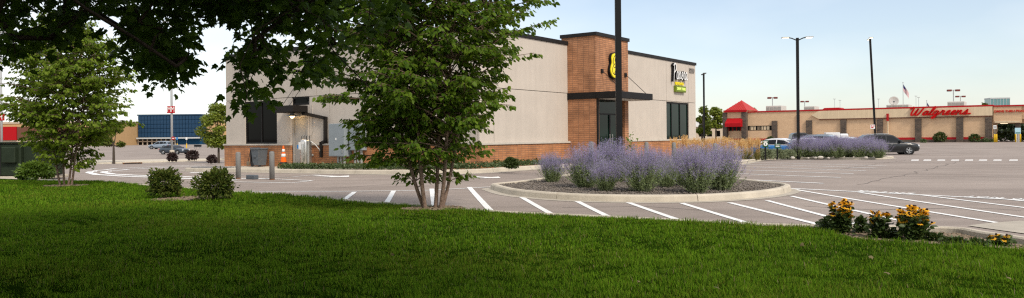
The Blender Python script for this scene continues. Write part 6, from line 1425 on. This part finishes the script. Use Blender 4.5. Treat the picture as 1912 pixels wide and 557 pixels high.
# pale landscape rocks under the far sage
g_ = np.random.default_rng(5)
for k, (px_, w_) in enumerate(((1480, 9), (1509, 6), (1523, 8), (1532, 11), (1547, 7), (1617, 9))):
    p = gp(px_, 296.8, .10); s_ = w_ * p.y / F / 2; t = thing('landscape_rock', 'pale rock under the far sage row, %s from the green signs' % ords[k], 'rock', p, k, 'pale rocks under the far sage'); mb = MB(); vs = []
    for i in range(6):
        for j in range(9): a = j * 2 * math.pi / 9; e = math.pi * (i / 5 - .5) * .98; r_ = 1 + .2 * noise.noise(Vector((i * .7 + k, j * .9, k))); vs.append((s_ * r_ * math.cos(a) * math.cos(e), .7 * s_ * r_ * math.sin(a) * math.cos(e), s_ * .55 * (r_ * math.sin(e) + .8)))
    mb.add(vs, [(i * 9 + j, i * 9 + (j + 1) % 9, (i + 1) * 9 + (j + 1) % 9, (i + 1) * 9 + j) for i in range(5) for j in range(9)]).obj('rock', M['stone_pale'], t)
# black-eyed flowers at the lawn edge
def flower_mesh():
    mb = MB(); n = 12
    for k in range(n):
        a = 2 * math.pi * k / n; ca, sa = math.cos(a), math.sin(a); r0, r1, w_ = .006, .036, .008
        pt = lambda r, s_, z: (ca * r - sa * s_, sa * r + ca * s_, z)
        mb.add([pt(r0, -w_ * .5, .0), pt(r0, w_ * .5, .0), pt(r1 * .7, w_, -.002), pt(r1, 0, -.010), pt(r1 * .7, -w_, -.002)], [(0, 4, 3, 2, 1)], 0)
    mb.lathe([(.004, -.004), (.012, .0), (.012, .008), (.007, .016), (.001, .018)], 9, mi=1); return mb.mesh('flower', [M['susan_petal'], M['susan_eye']])
FMsh = flower_mesh()
def susan(lab, px_, base, top, wpx, nfl, seed):
    g_ = np.random.default_rng(seed); p = gp(px_, base, .10); s_ = p.y / F; H_ = (base - top) * s_; R_ = wpx * s_ / 2; t = thing('flower_clump', lab, 'flowers', p, 0, 'yellow flower clumps'); sg_ = []; LP = []; LT = []; tops = []
    for i in range(nfl):
        a = g_.uniform(0, 6.28); r = R_ * math.sqrt(g_.uniform(0, 1)); e = np.array([r * math.cos(a), r * math.sin(a), H_ * (1 - .5 * g_.uniform(0, 1) ** 1.6) * (1 - .18 * r / R_)]); b = e * np.array([.35, .35, 0]); m = (b + e) / 2 + np.array([0, 0, H_ * .06]); sg_ += [(b, m, .0035, .003), (m, e, .003, .002)]; tops.append((e, a))
        for l in range(16): f = g_.uniform(.1, .9); q = b + (e - b) * f; a2 = g_.uniform(0, 6.28); LP.append(q); LT.append([math.cos(a2), math.sin(a2), .2])
    for l in range(int(130 * R_ / .3)): a = g_.uniform(0, 6.28); r = R_ * 1.1 * math.sqrt(g_.uniform(0, 1)); LP.append([r * math.cos(a), r * math.sin(a), H_ * g_.uniform(0, .45)]); LT.append([math.cos(a), math.sin(a), .3])
    limbs('stems', sg_, 'susan_leaf', t, 4); leaves('leaves', np.array(LP), .068, OVATE, 'susan_leaf', np.array(LT), .25, .7, .6, t, seed)
    for e, a in tops:
        o = link('flower', FMsh, t, tuple(e)); o.rotation_euler = (g_.normal(.25, .35), g_.normal(0, .35), g_.uniform(0, 6)); o.scale = (1.15,) * 3
susan('tall clump of yellow black-eyed flowers, leftmost at the lawn edge', 1573, 434, 370, 46, 48, 140); susan('small middle clump of yellow black-eyed flowers', 1643, 443, 388, 36, 20, 141); susan('largest clump of yellow black-eyed flowers, right of the small one', 1707, 447, 382, 62, 62, 142); susan('few low yellow flowers near the right edge', 1872, 455, 436, 40, 6, 143)
def weed(lab, px_, base, top, wpx, seed, n=240, mt='susan_leaf', ls=7):
    px_bush('leafy_weed', lab, 'plant', px_, base, top, wpx, n, ls, mt, seed, dz=.08, group='low green plants in the flower bed', shell=.1, lump=.3)
for k, (x, b, tp, w_, lb) in enumerate(((1545, 432, 408, 34, 'low green plant left of the tall flower clump'), (1608, 437, 406, 18, 'upright green weed between the first two flower clumps'), (1668, 447, 432, 26, 'green plant between the small and the largest flower clump'), (1745, 451, 438, 34, 'low plant right of the largest flower clump'), (1782, 457, 446, 40, 'low trailing plant along the lawn edge under the chips'), (1825, 460, 449, 40, 'trailing green plant left of the few low flowers'))):
    weed(lb, x, b, tp, w_, 150 + k)
t = thing('small_sapling', 'thin young sapling with green leaves before the entrance tower', 'plant', at(1177, 285, 30), 0); zz = gz(t.location.x, 30); t.location.z = zz + .15
limbs('stem', [(np.zeros(3), np.array([.03, 0, .7]), .012, .008), (np.array([.03, 0, .7]), np.array([0, 0, 1.1]), .008, .004)], 'bark_far', t, 5); g_ = np.random.default_rng(3); leaves('leaves', np.array([0, 0, .75]) + g_.normal(0, 1, (90, 3)) * np.array([.13, .13, .25]), .09, OVATE, 'lime_leaf', None, .4, .8, .6, t, 3)

# ------------------------------------------------------------------ beds, ground cover, grass
cov = [W(*q) for q in ((-1.95, 1.5), (-1.9, 6), (-1.85, 9.3), (-1.3, 9.3), (-1.3, 6), (-1.1, 1.2), (-.6, -.35), (2.5, -.42), (5.2, -.45), (5.2, -.85), (2.5, -.8), (0, -.75), (-1.1, -.5), (-1.7, .3))]
def cover(P, n, size, mt, name, lab, zf, h=.12, seed=4):
    g_ = np.random.default_rng(seed); X = [p[0] for p in P]; Yy = [p[1] for p in P]; L = []
    while len(L) < n:
        x = g_.uniform(min(X), max(X)); y = g_.uniform(min(Yy), max(Yy))
        if inside(P, x, y): L.append((x, y, zf(x, y) + g_.uniform(0, h)))
    o = leaves(name, np.array(L), size, LANCE, mt, None, -.6, .6, .7, None, seed); tag(o, lab, 'ground cover', kind='stuff')
covz = lambda x, y: gz(x, y) + .14
cover(cov, 9000, .11, 'cover_leaf', 'bed_ground_cover', 'low green ground cover in the bed along the bakery wall', covz, .16)
cover(cov, 2500, .14, 'hedge_leaf', 'bed_juniper', 'darker green creeping plants in the bakery bed', covz, .2, 6)
rk = [W(*q) for q in ((-1.9, 13.2), (-1.9, 15.2), (-1.0, 17.0), (.6, 18.3), (2.5, 18.6), (2.5, 16.2), (-.1, 16.1), (-.15, 13.2))]
scatter([(q.x, q.y) for q in rk], 2600, .06, 'rock_grey', 'bed_river_rock', lambda x, y: gz(x, y) + .16, 'blue grey rock mulch at the far corner of the bakery', 'gravel')
def ring(px_, py_, rx, n, sd, nm, lb, sx=1.0):
    p = gp(px_, py_, .13); P = [(p.x + math.cos(a) * rx * sx, p.y + math.sin(a) * rx * .8) for a in np.linspace(0, 6.28, 24)[:-1]]; mb = MB(); mb.add([(x, y, lawn_z(x, y) + .006) for x, y in P] + [(p.x, p.y, lawn_z(p.x, p.y) + .012)], [(i, (i + 1) % 23, 23) for i in range(23)]); struct(mb.obj('mulch_ring', M['soil']))
    scatter(P, n, .035, 'wood_chip', nm, lambda x, y: lawn_z(x, y) + .012, lb, 'wood chips', .3); return (p.x, p.y), rx
holes = [ring(808, 391, .55, 420, 1, 'tree_wood_chips', 'wood chips round the foot of the front birch'), ring(122, 347.5, .6, 220, 2, 'tree_wood_chips', 'wood chips round the foot of the left birch'), ring(356, 371, .85, 800, 3, 'shrub_wood_chips', 'wood chips between and round the two rounded shrubs', 1.0)]

# lawn blades, thinning and widening with distance
g_ = np.random.default_rng(77); EX = np.arange(-24, 12, .05); EY = np.array([lawn_edge_y(a) for a in EX])
def blades(name, n, ylo, yhi, dens_pow, hh, ww, mt, lab, xm=.72):
    out = []
    xs_ = []; ys_ = []
    while sum(map(len, xs_)) < n:
        m = n * 2; y = g_.uniform(ylo, yhi, m); x = g_.uniform(-1, 1, m) * xm * yhi; k = (np.abs(x) < xm * y + .3) & (y < np.interp(x, EX, EY) - .005)
        for c_, r_ in holes: k &= (((x - c_[0]) / r_) ** 2 + ((y - c_[1]) / (.8 * r_)) ** 2) > .72 + .45 * np.sin(7 * x + 2 * np.sin(9 * y)) * np.sin(8 * y + 1)
        xs_.append(x[k]); ys_.append(y[k])
    x = np.concatenate(xs_)[:n]; y = np.concatenate(ys_)[:n]; z = lawn_z(x, y)
    pat = np.sin(x * 1.7 + 2 * np.sin(y * .9)) * np.sin(y * 2.1 + 1.5 * np.sin(x * .8)); fine_ = np.sin(x * 7 + 3 * np.sin(y * 3.1)) * np.sin(y * 8.3 + 2.5 * np.sin(x * 4.7))
    h = hh * g_.uniform(.55, 1.25, n) * (1 + .25 * pat + .5 * fine_); az = g_.uniform(0, 6.28, n); bend = g_.uniform(.15, .9, n); d = np.stack([np.cos(az), np.sin(az), np.zeros(n)], -1); s_ = np.stack([-np.sin(az), np.cos(az), np.zeros(n)], -1) * (ww * g_.uniform(.7, 1.3, n))[:, None]
    B = np.stack([x, y, z - .01], -1); m_ = B + d * (h * bend * .35)[:, None] + np.array([0, 0, 1]) * (h * .6)[:, None]; t_ = B + d * (h * bend)[:, None] + np.array([0, 0, 1]) * (h * (1.05 - .35 * bend))[:, None]
    V = np.stack([B - s_, B + s_, m_ + s_ * .75, m_ - s_ * .75, t_], 1); f = np.array([(0, 1, 2), (0, 2, 3), (3, 2, 4)]); Fa = f[None] + (np.arange(n) * 5)[:, None, None]
    big = np.sin(x * .8 + 1.7 * np.sin(y * .5)) * np.sin(y * 1.3 + 1.2 * np.sin(x * .6 + 1)); u_ = g_.uniform(0, 1, n)
    mi = np.where(u_ < .22 + .3 * np.clip(-big - .1, 0, 1) + .2 * np.clip(-pat, 0, 1), 1, np.where(u_ > .90 - .28 * np.clip(big, 0, 1), 2, 0))
    o = link(name, np_mesh(name, V, Fa, [M[mt], M['grass_dark'], M['grass_olive']] if mt == 'grass_blade' else M[mt], 3, mats_idx=np.repeat(mi, 3) if mt == 'grass_blade' else None)); tag(o, lab, 'grass', kind='stuff')
blades('lawn_grass', 170000, 4.0, 8.2, 0, .050, .0023, 'grass_blade', 'long green lawn grass in the shaded foreground')
blades('lawn_grass', 160000, 8.2, 15.0, 0, .050, .0034, 'grass_blade', 'green lawn grass towards the kerb')
blades('lawn_grass', 60000, 15.0, 25.0, 0, .058, .007, 'grass_blade', 'green lawn grass at the far left under the small birch')
blades('dry_grass', 3500, 4.6, 13.0, 0, .06, .003, 'grass_dry', 'scattered dry straw blades in the lawn')
for k, (px_, py_, lb) in enumerate(((692, 470, 'below the front birch, left of centre'), (1157, 482, 'below the thick lamp post'), (1193, 527, 'near the lower edge under the entrance'), (1625, 478, 'below the small flower clump'), (1883, 525, 'in the lower right corner'), (1660, 512, 'at lower right under the flower bed'), (1495, 455, 'left of the flower bed near the kerb'), (735, 473, 'a little right of the birch foot'), (75, 398, 'at the far left below the utility box'), (1340, 540, 'at the lower edge right of centre'))):
    p = gp(px_, py_, .17); o = leaves('fallen_leaf', np.array([[0, 0, 0]]), .045, MAPLE, 'grass_dry', None, .1, 1, .5, None, k); o.location = (p.x, p.y, lawn_z(p.x, p.y) + .05); tag(o, 'dry brown leaf on the lawn ' + lb, 'leaf', 'dry leaves on the lawn')
